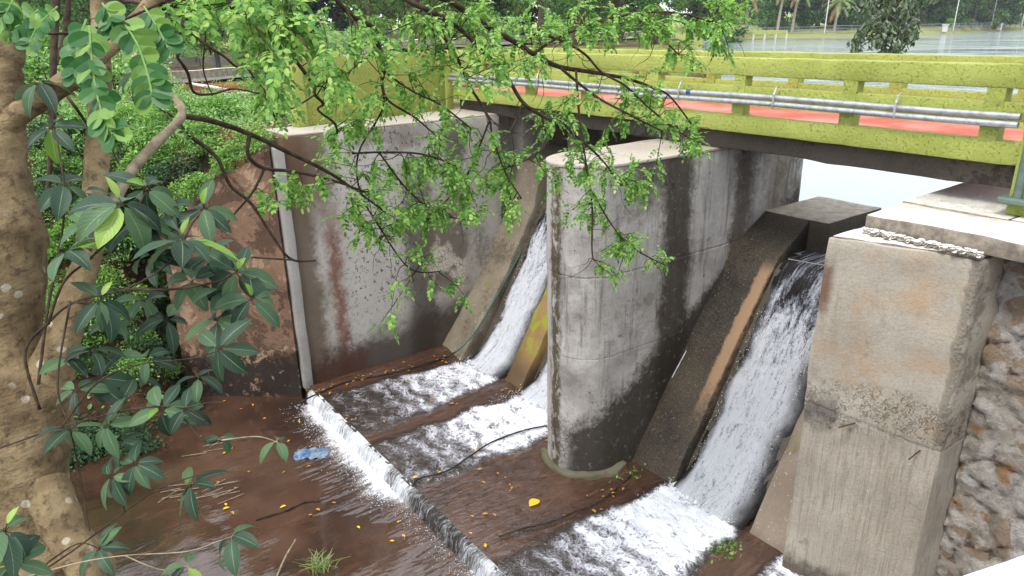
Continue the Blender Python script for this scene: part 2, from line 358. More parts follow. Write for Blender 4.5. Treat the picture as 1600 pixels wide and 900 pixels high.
M['lime'] = paint('lime_paint', '#9ca64e', '#adb65e')
M['lime_flat'] = paint('lime_paint_smooth', '#8a9040', '#949a48', dirt=.25)
n = NT('red_paving'); x, y, z = n.xyz()
c = n.mix(n.sm(n.noise(scale=1.1, det=5), .35, .65), lin('#b05a4b'), lin('#c58479')); c = n.mix(n.mul(n.sm(n.noise(n.sv(n.pos(), 4, 1, 1), scale=3, det=6, rough=.7), .55, .7), .6), c, lin('#a4452f'))
M['deck'] = n.done(c, .7, n.bump(n.noise(scale=30), .01), .3)
n = NT('galvanised_pipe'); c = n.mix(n.sm(n.noise(scale=14, det=6, rough=.7), .4, .7), lin('#b4b6bb'), lin('#8f9094'))
n.b.inputs['Metallic'].default_value = .55; M['pipe'] = n.done(c, .45, n.bump(n.noise(scale=50), .003))
def plain(name, col, rough=.6, var=.25, dark=None, scale=8, metal=0):
    n = NT(name); c = lin(col); d = lin(dark) if dark else tuple(k*(1-var) for k in c[:3])+(1,)
    n.b.inputs['Metallic'].default_value = metal
    return n.done(n.mix(n.sm(n.noise(n.obj(), scale, 6, .7), .35, .7), c, d), rough, n.bump(n.noise(n.obj(), scale*5, 3), .004), .4)
M['rust'] = plain('rusty_steel', '#5b3823', .8, dark='#3a2417', scale=30)
M['greygreen'] = plain('grey_green_paint', '#5d6f64', .5)
M['hose'] = plain('green_hose', '#1f5a4c', .4); M['cable'] = plain('black_cable', '#1d1c1c', .5)
M['tape'] = plain('blue_tape', '#1d4f93', .5); M['white'] = plain('white_paint', '#dcdcda', .7, dark='#bdbbb6', scale=6)
M['bagblue'] = plain('blue_plastic', '#2b5580', .3, dark='#8795a0', scale=9)
M['yellow'] = plain('yellow_wrapper', '#d9a520', .4, dark='#b03a20', scale=6)
# stone masonry
n = NT('rubble_masonry'); hgt = n.attr('hgt'); lo = n.noise(scale=2.6, det=4); br = n.noise(scale=14, det=8, rough=.75)
cl = n.vor(n.sv(n.add_v(n.pos(), n.noise(scale=2, det=3, col=True), .35), 1, 3.0, 3.6), 1.0, 'F1', 'Color'); k1, k2, k3 = n.xyz(cl)
c = n.mix(n.sm(br, .3, .7), n.mix(k1, lin('#7d766d'), lin('#a8a199')), n.mix(k2, lin('#a39a8c'), lin('#c6c2bc')))
c = n.mix(n.mul(n.sm(k3, .72, .8), .6), c, lin('#8d6f52')); c = n.mix(n.sm(n.add(lo, n.mul(br, .25)), .72, .84), c, lin('#a07a58'))
c = n.mix(n.mul(n.sm(n.add(hgt, n.mul(br, .5)), .44, .3), n.mul(n.sm(n.noise(scale=1.8, det=4), .45, .6), .75)), c, lin('#494239')); c = n.mix(n.mul(n.sm(n.noise(scale=5, det=7, rough=.75), .60, .66), .6), c, lin('#57514b'))
c = n.mix(n.mul(n.sm(n.noise(scale=3.1, det=7, rough=.7), .5, .6), .6), c, lin('#cbc8c4')); c = n.mix(n.mul(n.sm(n.noise(n.sv(n.pos(), 1, 1, 1.8), scale=2.2, det=6, rough=.7), .64, .70), .6), c, lin('#80634a'))
M['stone'] = n.done(c, .9, n.bump(n.add(n.mul(br, 1.4), n.add(n.mul(n.noise(scale=6, det=9, rough=.85), 1.3), n.mul(n.noise(scale=45, det=4), .5))), .035), .3)
# ------------------------------------------------------------------ materials: water
def water_done(n, c, foam, nb):   # a clear rippled film over the bed, dull where it is foam
    b = n.b; n.put(b.inputs['Base Color'], c); b.inputs['Roughness'].default_value = .85; b.inputs['Specular IOR Level'].default_value = .1
    n.put(b.inputs['Coat Weight'], n.sm(foam, .1, .8, 1.0, .1)); b.inputs['Coat Roughness'].default_value = .05; b.inputs['Coat IOR'].default_value = 1.8; n.put(b.inputs['Coat Normal'], nb)
    return n.m
def chute_mat():
    n = NT('rushing_water'); u, v, _ = n.xyz(n.uv()); ed = n.attr('edge')
    st = n.noise(n.vec(n.mul(u, 8.5), n.mul(v, 2.1), 0), 1, 5, .6, .6)
    fi = n.noise(n.vec(n.mul(u, 27), n.mul(v, 9), 3), 1, 5, .68, .3); dr = n.noise(n.vec(n.mul(u, 70), n.mul(v, 32), 5), 1, 4, .78, .3)
    strand = n.noise(n.vec(n.mul(u, 21), n.mul(v, 1.1), 9), 1, 4, .6, .3)
    crest = n.sm(v, 1.25, .35)
    low = n.add(n.add(n.mul(st, .36), n.mul(fi, .42)), n.mul(dr, .42)); hi = n.add(n.add(n.mul(strand, .82), n.mul(dr, .30)), .0)
    t = n.add(n.mul(low, n.sub(1.0, crest)), n.mul(hi, crest))
    gap = n.mul(n.mul(n.box(n.add(v, n.mul(n.sub(st, .5), 1.5)), .45, 1.25, .35), n.sm(n.noise(n.vec(n.mul(u, 2.4), n.mul(v, 1.1), 2), 1, 3), .36, .58)), .15)
    t = n.add(n.sub(t, gap), n.mul(n.sm(v, .8, 2.6), .085)); f0 = n.sm(t, .44, .72); foam = n.mul(f0, ed)
    c = n.mix(n.sm(f0, 0, .55), lin('#2a2624'), lin('#8e929f')); c = n.mix(n.sm(f0, .45, 1.0), c, lin('#dfe2e9'))
    c = n.mix(ed, lin('#221f1c'), c)
    return n.done(c, n.sm(foam, 0, .8, .15, .7), n.bump(n.add(n.mul(fi, 1.0), n.mul(dr, .8)), .05), .4)
M['chute'] = chute_mat()
def mud(n, sc_=1.0):
    p_ = n.pos()
    c = n.mix(n.sm(n.noise(scale=.9*sc_, det=6, rough=.6), .33, .68), lin('#37241b'), lin('#4e3629'))
    c = n.mix(n.mul(n.sm(n.noise(scale=5*sc_, det=7, rough=.7), .56, .68), .6), c, lin('#1e1511'))
    c = n.mix(n.mul(n.sm(n.noise(n.sv(p_, 1.2, 4.5, 1), 1.5, 7, .75, .5), .52, .66), .55), c, lin('#6e503b')); c = n.mix(n.mul(n.sm(n.noise(n.sv(p_, 1.6, 3, 1), 2.6, 8, .78), .60, .67), .7), c, lin('#1b130e'))
    return c
def ridge(n, v, det=3, rough=.6, dist=.4): return n.sub(1.0, n.ma('ABSOLUTE', n.mul(n.sub(n.noise(v, 1, det, rough, dist), .5), 3.2)))
def apron_mat():
    n = NT('apron_water'); f = n.attr('foam'); x, y, z = n.xyz()
    wv = n.add_v(n.pos(), n.noise(scale=1.8, det=3, col=True), .45); wx, wy, wz = n.xyz(wv)
    a1 = n.noise(n.vec(n.mul(wx, 3.6), n.mul(wy, 2.4), 0), 1, 4, .6, .6)
    r1 = ridge(n, n.vec(n.mul(wx, 9), n.mul(wy, 6.5), 0)); r2 = ridge(n, n.vec(n.mul(wx, 21), n.mul(wy, 15), 4)); a3 = n.noise(n.vec(n.mul(x, 55), n.mul(y, 55), 0), 1, 4, .75)
    ph = n.add(n.mul(wx, 17), n.mul(n.noise(scale=2.2, det=3), 9))
    t = n.add(n.add(n.mul(a1, .30), n.mul(r1, .22)), n.add(n.mul(r2, .22), n.mul(a3, .34))); t = n.add(t, n.mul(n.ma('SINE', ph), .05))
    t = n.add(t, n.sub(n.mul(f, .50), .66)); f0 = n.mul(n.sm(t, .27, .62), n.sm(f, .05, .3))
    wet = n.mix(n.sm(f, .1, .5), mud(n), lin('#2c231d'))
    c = n.mix(n.sm(f0, 0, .5), wet, lin('#85838a')); c = n.mix(n.sm(f0, .4, 1), c, lin('#d9dce3'))
    wl = n.noise(n.add_v(n.sv(n.pos(), 4, 11, 1), n.noise(scale=1.2, det=2, col=True), 1.5), 1, 4, .6, .4)
    h = n.add(n.add(n.mul(wl, n.sm(f, .3, 0, .1, .9)), n.mul(a1, n.sm(f, 0, .6, .15, 1.2))), n.mul(n.add(r1, n.mul(r2, .5)), n.sm(f, 0, .6, .04, .6)))
    return water_done(n, c, f0, n.bump(n.add(h, n.mul(f0, .3)), .04))
M['apron'] = apron_mat()
def fall_mat():
    n = NT('weir_fall_water'); u, v, _ = n.xyz(n.uv()); f = n.attr('foam')
    st = n.noise(n.vec(n.mul(u, 17), n.mul(v, 1.6), 0), 1, 5, .65, 1.2); fi = n.noise(n.vec(n.mul(u, 70), n.mul(v, 3), 0), 1, 3, .6)
    t = n.add(n.mul(st, .7), n.mul(fi, .4)); t = n.add(t, n.sub(n.mul(f, .75), .45)); foam = n.sm(t, .40, .78)
    c = n.mix(foam, lin('#2b2522'), lin('#dfe3e8'))
    return n.done(c, n.sm(foam, 0, 1, .1, .5), n.bump(n.add(st, n.mul(fi, .4)), .05), .5)
M['fall'] = fall_mat()
def stream_mat():
    n = NT('stream_water'); f = n.attr('foam'); x, y, z = n.xyz(); p = n.pos()
    c = n.mix(n.sm(n.noise(scale=.8, det=6, rough=.6), .34, .66), lin('#2c1d15'), lin('#483124'))
    c = n.mix(n.mul(n.sm(n.noise(n.sv(p, 1.4, 3.2, 1), 1, 7, .7, .5), .54, .66), .4), c, lin('#5c4130'))
    c = n.mix(n.mul(n.sm(n.noise(n.sv(p, 1.7, 2.6, 1), 1.6, 7, .72), .58, .67), .75), c, lin('#1f1610'))
    pb = n.vor(n.add_v(p, n.noise(scale=3, det=2, col=True), .2), 4.2); c = n.mix(n.mul(n.sm(pb, .26, .14), n.mul(n.sm(n.noise(scale=1.1, det=2), .52, .6), .7)), c, lin('#2a1e16'))
    c = n.mix(n.mul(n.sm(n.noise(scale=.5, det=2), .5, .62), .3), c, lin('#5f4a3a'))
    fs = n.noise(n.vec(n.mul(x, 6), n.mul(y, 13), 0), 1, 6, .72, .8); f2 = n.noise(n.vec(n.mul(x, 34), n.mul(y, 46), 0), 1, 4, .75)
    t = n.add(n.mul(fs, .58), n.mul(f2, .46)); foam = n.mul(n.sm(n.add(t, n.sub(n.mul(f, .75), .6)), .34, .66), n.sm(f, .03, .2))
    c = n.mix(n.sm(foam, 0, .45), c, lin('#8a8688')); c = n.mix(n.sm(foam, .35, 1), c, lin('#dfe2e7'))
    pw = n.add_v(n.sv(p, 2.2, 6.5, 1), n.noise(scale=.8, det=2, col=True), 1.6); w1 = n.noise(pw, 1, 3, .55, .3); w2 = n.noise(n.sv(p, 7, 19, 1), 1, 3, .5, .4)
    rip = n.sm(n.add(n.noise(scale=.42, det=3), n.mul(n.sub(6.8, y), .035)), .44, .62, .05, 1.0)
    h = n.mul(n.add(w1, n.mul(w2, .45)), n.add(rip, n.mul(f, 1.2)))
    return water_done(n, c, foam, n.bump(n.add(h, n.mul(foam, .4)), .075))
M['stream'] = stream_mat()
n = NT('lake_water'); x, y, z = n.xyz(); p = n.pos()
far = n.sm(n.ma('SQRT', n.add(n.mul(x, x), n.mul(y, y))), 20, 110)
w1 = n.noise(n.sv(p, 1, 1, 1), .9, 5, .6, .3); w2 = n.noise(p, .16, 3, .5); w3 = n.noise(p, 4.0, 3, .6)
hgt = n.add(n.add(n.mul(w1, .5), n.mul(w3, .1)), n.mul(n.mul(far, n.sm(n.noise(n.sv(p, 1, 1, 1), .03, 3, .5), .40, .55)), n.mul(w2, 2.5)))
nr_ = n.sm(n.ma('SQRT', n.add(n.mul(x, x), n.mul(y, y))), 14, 50, .12, 1.0)
wind = n.sm(n.add(n.noise(n.sv(p, 1, 1, 1), .02, 3, .5), n.mul(n.sub(x, y), .0012)), .47, .58, .35, 2.8)
M['lake'] = n.done(lin('#7f8d8a'), .07, n.bump(n.mul(n.mul(hgt, wind), nr_), .45), .5)
# ------------------------------------------------------------------ materials: earth and plants
n = NT('earth'); x, y, z = n.xyz(); p = n.pos()
c = n.mix(n.sm(n.noise(scale=.5, det=6), .35, .65), lin('#4a3326'), lin('#6b4c39')); g = n.noise(scale=5, det=8, rough=.75)
c = n.mix(n.mul(n.sm(g, .45, .6), .75), c, lin('#2c2a1a'))
gr = n.mul(n.sm(n.add(z, n.mul(n.sub(g, .5), .6)), -1.2, -.2), n.sm(n.noise(scale=.33, det=6, rough=.65), .44, .56))
c = n.mix(n.mul(gr, .85), c, n.mix(n.sm(n.noise(scale=9, det=4), .3, .7), lin('#5d7a2c'), lin('#8a9a4a')))
far = n.sm(n.ma('SQRT', n.add(n.mul(x, x), n.mul(y, y))), 55, 90)
bk = n.mix(n.sm(n.add(n.noise(n.sv(p, 1, 1, 2), .25, 6, .7), n.mul(z, .12)), .36, .52), lin('#85864f'), lin('#87964f'))
c = n.mix(far, c, bk)
M['earth'] = n.done(c, .95, n.bump(n.add(g, n.mul(n.noise(scale=30, det=3), .3)), .06), .2)
def leaf_mat(name, c1, c2, c3, back=None, trans=.35, rough=.45, vein=None, spec=.4):
    n = NT(name); r = n.island()
    c = n.ramp(r, [(0, lin(c1)), (.5, lin(c2)), (1, lin(c3))])
    if vein:
        u, v, _ = n.xyz(n.uv()); du = n.ma('ABSOLUTE', n.sub(u, .5))
        mid = n.sm(du, .03, .012); sv = n.ma('ABSOLUTE', n.sub(n.ma('FRACT', n.sub(n.mul(v, 9), n.mul(du, 5))), .5))
        side = n.mul(n.sm(sv, .06, .02), .4)
        c = n.mix(n.mx(n.mul(mid, .7), n.mul(side, .45)), c, lin(vein))
        n.put(n.b.inputs['Normal'], n.bump(n.mul(side, -1), .004))
    if back:
        g = n.n.new('ShaderNodeNewGeometry'); c = n.mix(g.outputs['Backfacing'], c, lin(back))
    n.put(n.b.inputs['Base Color'], c); n.b.inputs['Roughness'].default_value = rough; n.b.inputs['Specular IOR Level'].default_value = spec
    tr = n.n.new('ShaderNodeBsdfTranslucent'); n.put(tr.inputs[0], c); ms = n.n.new('ShaderNodeMixShader'); ms.inputs[0].default_value = trans
    n.t.links.new(n.b.outputs[0], ms.inputs[1]); n.t.links.new(tr.outputs[0], ms.inputs[2]); n.t.links.new(ms.outputs[0], n.out.inputs[0])
    return n.m
M['pinnate'] = leaf_mat('pinnate_leaf', '#457834', '#76a849', '#b0d06c', trans=.48)
M['nearpin'] = leaf_mat('near_leaf', '#2f5f30', '#41733a', '#7da04c', trans=.3)
M['bigleaf'] = leaf_mat('dark_broad_leaf', '#223527', '#314a38', '#55734c', back='#6a8160', trans=.2, vein='#7c9270', rough=.5, spec=.3)
M['young'] = leaf_mat('young_leaf', '#6f9b3a', '#84ad48', '#a3c060', trans=.35, vein='#b9cc85')
M['bush'] = leaf_mat('bush_leaf', '#48722f', '#74a344', '#a3ca66', trans=.38)
M['bush2'] = leaf_mat('pale_bush_leaf', '#5f9148', '#86b361', '#b0d182', trans=.38)
M['darkbush'] = leaf_mat('dark_bush_leaf', '#1f3a22', '#315231', '#4a6d3c', trans=.25)
M['farleaf'] = leaf_mat('far_tree_leaf', '#2c4d29', '#436b38', '#6b8f4c', trans=.3, rough=.6, spec=.2)
M['farleaf2'] = leaf_mat('far_tree_leaf_pale', '#3c5a2c', '#5a7a3e', '#7f9a55', trans=.25, rough=.6, spec=.2)
M['hang'] = leaf_mat('hanging_leaf', '#24381f', '#375029', '#5c7040', trans=.25, back='#76806a')
M['palm'] = leaf_mat('palm_leaf', '#6f8a4a', '#8ba05c', '#aeb474', trans=.3)
M['drypalm'] = leaf_mat('dry_palm_leaf', '#8f6d45', '#a98556', '#bd9a68', trans=.2)
M['litter'] = leaf_mat('fallen_leaf', '#8a5a22', '#b5852f', '#6b3a20', trans=.1)
M['yleaf'] = leaf_mat('yellow_leaf', '#e0a812', '#e8b51c', '#efc22a', trans=.1)
M['straw'] = leaf_mat('dry_straw', '#8c4f33', '#a8674a', '#6b3f2c', trans=.05, rough=.9, spec=.1)
n = NT('bark'); p = n.obj(); g = n.noise(p, 18, 8, .7); v1 = n.vor(n.add_v(p, n.noise(p, 12, 3, col=True), .035), 9); big = n.noise(p, 3.5, 5)
c = n.mix(n.sm(big, .33, .68), lin('#63523b'), lin('#958363')); c = n.mix(n.mul(n.sm(g, .48, .64), .7), c, lin('#433628'))
c = n.mix(n.mul(n.sm(n.noise(p, 6, 3), .56, .66), .4), c, lin('#7c6f55'))
lich = n.mul(n.sm(v1, .22, .17), n.sm(n.noise(p, 2.3, 2), .47, .55)); c = n.mix(n.mul(lich, .6), c, lin('#bcb6a6'))
ring = n.noise(n.sv(p, 3, 3, 26), 1, 4, .6)
M['bark'] = n.done(c, .85, n.bump(n.add(n.mul(g, .8), n.add(n.mul(big, 1.5), n.mul(ring, .5))), .025), .25)
n = NT('twig_bark'); p = n.obj(); M['twig'] = n.done(n.mix(n.sm(n.noise(p, 12, 5, .7), .35, .7), lin('#2b221b'), lin('#4d3f33')), .85, n.bump(n.noise(p, 40), .004), .2)
n = NT('pale_bark'); p = n.obj(); M['palebark'] = n.done(n.mix(n.sm(n.noise(p, 14, 6, .7), .35, .7), lin('#9d917a'), lin('#6d6150')), .85, n.bump(n.noise(p, 40), .004), .2)
M['farbark'] = plain('far_bark', '#5b4a3c', .9, dark='#3f332a', scale=3); M['palmbark'] = plain('palm_bark', '#a79e8e', .9, dark='#857b6c', scale=3)
# ------------------------------------------------------------------ ground: one sheet to the horizon
SHORE = [(60, 52), (86, 73), (115.6, 95), (145, 101.6), (157, 93.3), (175, 88.5), (195, 83.2), (238, 85), (330, 92), (600, 100)]
def toe(x): return 12.9 if x < 1.6 else 12.9+ss(x, 1.6, 2.3)*1.75 if x < 2.3 else 14.65-(x-2.3)*.75 if x < 4.1 else 13.2
def wingtop(x): return -.45-(4.1-x)*.75
def lakeside(x, y):   # > 0 inside the lake
    if x < 9: return -1
    d = max(12.75, .80*x)-y if x < 70 else 1e9
    r = y-max(2.4-(x-9)*1.0, -200) if x < 60 else y+400
    # far shore: polyline in (bearing, distance)
    ang = math.atan2(y, x); dist = math.hypot(x, y); D = 400
    A_ = [(math.atan2(q, p), math.hypot(p, q)) for p, q in SHORE]
    if ang >= A_[0][0]: D = A_[0][1]+40
    elif ang <= A_[-1][0]: D = A_[-1][1]
    else:
        for (a0, d0), (a1, d1) in zip(A_, A_[1:]):
            if a1 <= ang <= a0: D = d0+(d1-d0)*(a0-ang)/(a0-a1); break
    return min(d, r, D-dist)
def height(x, y):
    nz = NZ.fractal(Vector((x*.35, y*.35, 0)), 1, 2, 5)*.14
    # near bank under the photographer
    d = math.hypot(max(0, x-.3), max(0, y-.5)) if x > .3 else max(0, y-.5)
    near = -.2-1.25*d
    if x < 10.3 and 2.4 < y < 12.9: return -5.65
    if x >= 9.0 and y < 12.9 or x >= 16:
        L = lakeside(x, y)
        if L > 0: return -1.95-min(2.2, L*.5)
        e = -L; dist = math.hypot(x, y)
        if dist > 60 and y > -100: return -1.95+min(1.9, e*.10)+min(6, max(0, e-40)*.02)+nz*1.5
        return -1.9+min(1.75+.6*ss(dist, 18, 40), e*.9)+nz
    if y > toe(x):
        e = y-toe(x)
        if x < 2.5: h = -5.6+e*1.30
        elif x < 4.1: h = wingtop(x)-.15+e*.55
        else: h = -.42
        return min(h, -.42+.9*ss(math.hypot(x, y), 18, 42))+nz*(1.6 if x < 4.1 else .5)
    if x > 8.1 and y < 2.4: return -.78
    return max(near+nz, -5.65)
def axis(a, b, fine, lo, hi):
    out = []; t = a
    while t < b: out.append(t); t += fine
    s = fine; t = a
    pre = []
    while t > lo: s *= 1.22; t -= s; pre.append(t)
    s = fine; t = out[-1]; post = []
    while t < hi: s *= 1.16 if t > 60 else 1.09; s = min(s, 9 if t < 300 else 200); t += s; post.append(t)
    return pre[::-1]+out+post
xs, ys = axis(-5, 14, .3, -900, 1500), axis(-1, 26, .3, -1200, 1300)
struct(build('ground', grid(xs, ys, lambda x, y: (x, y, height(x, y))), M['earth'], smooth=0))
struct(build('lake', grid([9.85, 20, 60, 150, 500, 1500], [-1200, -200, 0, 12.75, 60, 200, 600], lambda x, y: (x, y, -1.95)), M['lake']))
# ------------------------------------------------------------------ left abutment wall and its neighbours
t = empty('abutment_wall', (6.5, 12.8, -5.2), 'tall grey concrete wall left of the water with rust streaks and black stains', 'retaining wall')
mb = MB(); mb.prism([(4.22, 12.5), (8.85, 12.5), (8.85, 13.02), (9.45, 13.02), (9.45, 12.5), (12.2, 12.5), (12.2, 14.3), (8.85, 14.3), (4.22, 13.62)], -5.5, -.27)
build('wall', mb, M['wall'], t, smooth=35, bevel=.02, cut=.3, amp=.012)
mb = MB(); mb.prism([(4.05, 12.47), (4.215, 12.44), (4.215, 13.6), (4.05, 13.6)], -5.12, -.45); build('corner_strip', mb, M['strip'], t, smooth=35, bevel=.025, cut=.35, amp=.014)
mb = MB(); mb.prism([(4.3, 12.52), (8.8, 12.52), (8.8, 14.25), (4.3, 13.6)], -.268, -.235); build('coping', mb, M['cap'], t, bevel=.01, cut=.4, amp=.006)
t = mb = MB()
P = []
for i in range(9):
    k = i/8; P.append((4.02-1.72*k, 12.56+1.5*k))
mb = MB(); n_ = 24
rows = []
for i in range(25):
    k = i/24; x, y = 4.0-1.75*k, 12.6+1.45*k; zt = -.35-1.5*k-.25*math.sin(k*9)*k-.12*NZ.noise(Vector((k*14, 3, 1)))
    for j in range(25):
        zz = -5.6+(zt+5.6)*j/24; o = .05*NZ.fractal(Vector((x*1.5, y*1.5, zz*1.5)), 1, 2, 4)
        mb.v.append((x-o*.6, y-o*.7, zz)); mb.uv.append((0, 0))
    mb.v.append((x+.22, y+.30, zt-.03)); mb.uv.append((0, 0)); mb.v.append((x+.22, y+.30, -5.6)); mb.uv.append((0, 0))
for i in range(24):
    for j in range(26): mb.f.append((i*27+j, (i+1)*27+j, (i+1)*27+j+1, i*27+j+1)); mb.mi.append(0)
for i in (0, 24): mb.f.append(tuple(i*27+j for j in range(27))); mb.mi.append(0)
tag(build('wing_wall', mb, M['wing'], smooth=40), 'reddish brown earth stained wing wall sloping down into the bank behind the leaves', 'wing wall')
mb = MB()
d_ = Vector((3.72, .6, 0)).normalized(); nn = Vector((-d_.y, d_.x, 0))
def pp(s, o): q = Vector((4.9, 13.38, 0))+d_*s+nn*o; return (q.x, q.y)
t = empty('parapet_panel', (6.8, 13.8, -.24), 'plain olive green solid parapet on top of the stained abutment wall', 'parapet')
mb.prism([pp(.16, 0), pp(3.6, 0), pp(3.6, .2), pp(.16, .2)], -.235, 1.0); build('panel', mb, M['lime_flat'], t, bevel=.02, cut=.4, amp=.006, smooth=35)
mb = MB(); mb.prism([pp(-.06, -.03), pp(.157, -.03), pp(.157, .23), pp(-.06, .23)], -.235, 1.02); build('end_post', mb, M['lime'], t, bevel=.02, cut=.4, amp=.006, smooth=35)
mb = MB(); mb.prism([pp(3.58, -.04), pp(3.78, -.04), pp(3.78, .26), pp(3.58, .26)], -.235, 1.02); build('end_post', mb, M['lime'], t, bevel=.02, cut=.4, amp=.006, smooth=35)
# ------------------------------------------------------------------ central pier
C0 = (6.8, 7.45); Rr = .6
poly = [(11.0, 6.85)]
nose = [(C0[0]+Rr*math.cos(a), C0[1]+Rr*math.sin(a)) for a in lsp(-PI/2, -3*PI/2, 33)]
tail = [(10.95+Rr*math.cos(a), C0[1]+Rr*math.sin(a)) for a in lsp(PI/2, -PI/2, 17)]
poly = tail[::-1] if False else None
outl = nose[::-1]   # (6.9,8.55) ... (6.9,6.85) around the nose, counter-clockwise seen from above
outl = [(C0[0]+Rr*math.cos(a), C0[1]+Rr*math.sin(a)) for a in lsp(PI/2, 3*PI/2, 33)]+[(10.95+Rr*math.cos(a), C0[1]+Rr*math.sin(a)) for a in lsp(-PI/2, PI/2, 17)]
t = empty('bridge_pier', (8.5, 7.7, -5.2), 'massive round nosed concrete pier standing between the two falls', 'bridge pier')
mb = MB(); mb.prism(outl, -5.4, -.33); build('shaft', mb, M['pier'], t, smooth=30, cut=.25, amp=.012, bevel=.015)
mb = MB(); mb.prism([(C0[0]+(x-C0[0])*1.02 if x < 7 else x, C0[1]+(y-C0[1])*1.018) for x, y in outl], -.328, -.285)
build('cap', mb, M['cap'], t, smooth=30, bevel=.012, cut=.4, amp=.012)
mb = MB(); fo = [(C0[0]+(Rr+.09+.07*NZ.noise(Vector((a*2, 0, 0))))*math.cos(a), C0[1]+(Rr+.09+.07*NZ.noise(Vector((a*2, 5, 0))))*math.sin(a)) for a in lsp(PI*.75, PI*1.5, 22)]+[(7.1, 6.75), (7.1, 7.2), (6.6, 7.7)]
n = 1
mb.prism(fo, -5.3, -5.03); build('footing', mb, concrete('mossy_footing', '#4a4a36', '#66614f', dark='#2f3a1c', streak=.3, patch=.7), t, smooth=40, bevel=.04, cut=.15, amp=.04, freq=3)
# ------------------------------------------------------------------ spillway: floor of each bay, ribs, plinth, sill
def cx(z): return 7.55+.60*(z+5.1)
def rx(z): return 7.28+.615*(z+5.1)
sp = empty('spillway', (8.2, 8.5, -5.2), 'dark wet sloping concrete slides under the falling water', 'spillway')
def face_prof(top=-2.02): return [(7.5, -5.4), (7.55, -5.1), (cx(top-.1), top-.1), (cx(top-.1)+.12, top), (10.4, top), (10.4, -5.4)]
for y0, y1 in ((3.98, 6.86), (8.0, 12.52)):
    mb = MB(); mb.profile(face_prof(), y0, y1); build('slide', mb, M['dark'], sp, bevel=.03, cut=.4, amp=.02)
def rib(name, y0, y1, mat, top, label, prof=None):
    mb = MB(); p_ = prof or [(7.2, -5.4), (rx(-5.05), -5.05), (rx(top), top), (rx(top)+.9, top+.35), (10.3, top+.35), (10.3, -5.4)]
    mb.profile(p_, y0, y1); o = build('spillway_rib', mb, mat, None, smooth=35, bevel=.04, cut=.2, amp=.025, freq=2); tag(o, label, 'concrete rib'); return o
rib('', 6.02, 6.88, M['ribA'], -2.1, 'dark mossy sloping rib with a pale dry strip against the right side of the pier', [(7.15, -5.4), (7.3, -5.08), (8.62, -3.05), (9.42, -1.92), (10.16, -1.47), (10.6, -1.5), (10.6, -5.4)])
rib('', 9.84, 10.36, M['ribB'], -2.2, 'ochre rib with yellow green moss dividing the two left falls')
rib('', 11.70, 12.53, M['ribD'], -1.95, 'tan sloping rib at the foot of the tall left wall with the hose on it', [(7.0, -5.4), (7.15, -5.08), (8.22, -3.65), (9.12, -2.1), (9.3, -1.3), (10.2, -1.0), (10.2, -5.4)])
rib('', 3.96, 4.66, M['ribC'], -2.2, 'speckled grey brown rib low beside the raw concrete block')
mb = MB(); mb.profile([(10.14, -5.4), (10.14, -1.75), (10.16, -1.46), (11.75, -1.46), (11.75, -5.4)], 5.72, 6.87)
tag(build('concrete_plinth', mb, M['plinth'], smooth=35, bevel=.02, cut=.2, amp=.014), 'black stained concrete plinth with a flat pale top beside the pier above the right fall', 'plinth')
mb = MB(); mb.prism([(11.3+.33*math.cos(a), 6.5+.33*math.sin(a)) for a in lsp(0, 2*PI, 25)[:-1]], -1.46, -1.33)
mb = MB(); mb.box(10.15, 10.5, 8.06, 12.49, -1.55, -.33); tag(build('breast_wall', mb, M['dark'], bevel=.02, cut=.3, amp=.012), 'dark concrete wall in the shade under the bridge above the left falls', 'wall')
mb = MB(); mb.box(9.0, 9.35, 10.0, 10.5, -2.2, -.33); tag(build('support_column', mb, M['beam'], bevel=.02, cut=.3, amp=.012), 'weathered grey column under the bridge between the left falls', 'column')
mb = MB(); mb.box(4.075, 4.18, -3, 12.46, -5.6, -5.15); tag(build('weir_sill', mb, M['dark'], bevel=.02, cut=.4, amp=.015), 'low straight dark sill the water drops over below the falls', 'sill')
# ------------------------------------------------------------------ right bank: raw block, slab, masonry, parapet, post
t = empty('abutment_block', (7.3, 3.3, -5.3), 'large raw concrete block beside the right fall with a rough joint halfway up', 'concrete block')
mb = MB(); Q = [(7.06, 3.97), (7.44, 2.6), (7.97, 2.56), (9.0, 2.56), (9.0, 3.92), (7.9, 3.95)]
mb.prism([(7.06, 3.97), (7.44, 2.61), (8.3, 2.57), (8.3, 3.94)], -5.5, -.715); build('block', mb, M['block'], t, smooth=35, bevel=.018, cut=.13, amp=.028, freq=2.2)
mb = MB(); mb.prism([(7.09, 3.93), (7.46, 2.63), (8.0, 2.6), (8.0, 3.9)], -.722, -.69); build('top_skim', mb, M['slab'], t, smooth=35, bevel=.01, cut=.2, amp=.016, freq=3)
for (u, v, u2, v2) in ((1311, 668, 1336, 661), (1420, 718, 1437, 704)):
    b = onz(u2, v2, 0); r = ray(u2, v2); s_ = 7.26/r.x if True else 0
    n0 = Vector((1.35, .38, 0)).normalized(); P0 = Vector((7.06, 3.97, 0)); dd = (P0-CAM).dot(n0)/r.dot(n0); b = CAM+r*dd
    e = CAM+ray(u, v)*(dd*.985)
    mb = MB(); mb.tube([b+(b-e)*.4, b, e], .008, 6); build('rebar_stub', mb, M['rust'], t)
t = empty('approach_slab', (8.6, 2.5, -.6), 'bright pale concrete paving slab at the right end of the footbridge', 'slab')
mb = MB(); mb.prism([(7.5, 3.82), (7.52, 2.3), (7.58, -2.6), (8.3, -2.6), (8.3, 3.84)], -.69, -.5); build('edge_slab', mb, M['slab'], t, smooth=35, bevel=.025, cut=.2, amp=.02, freq=2.5)
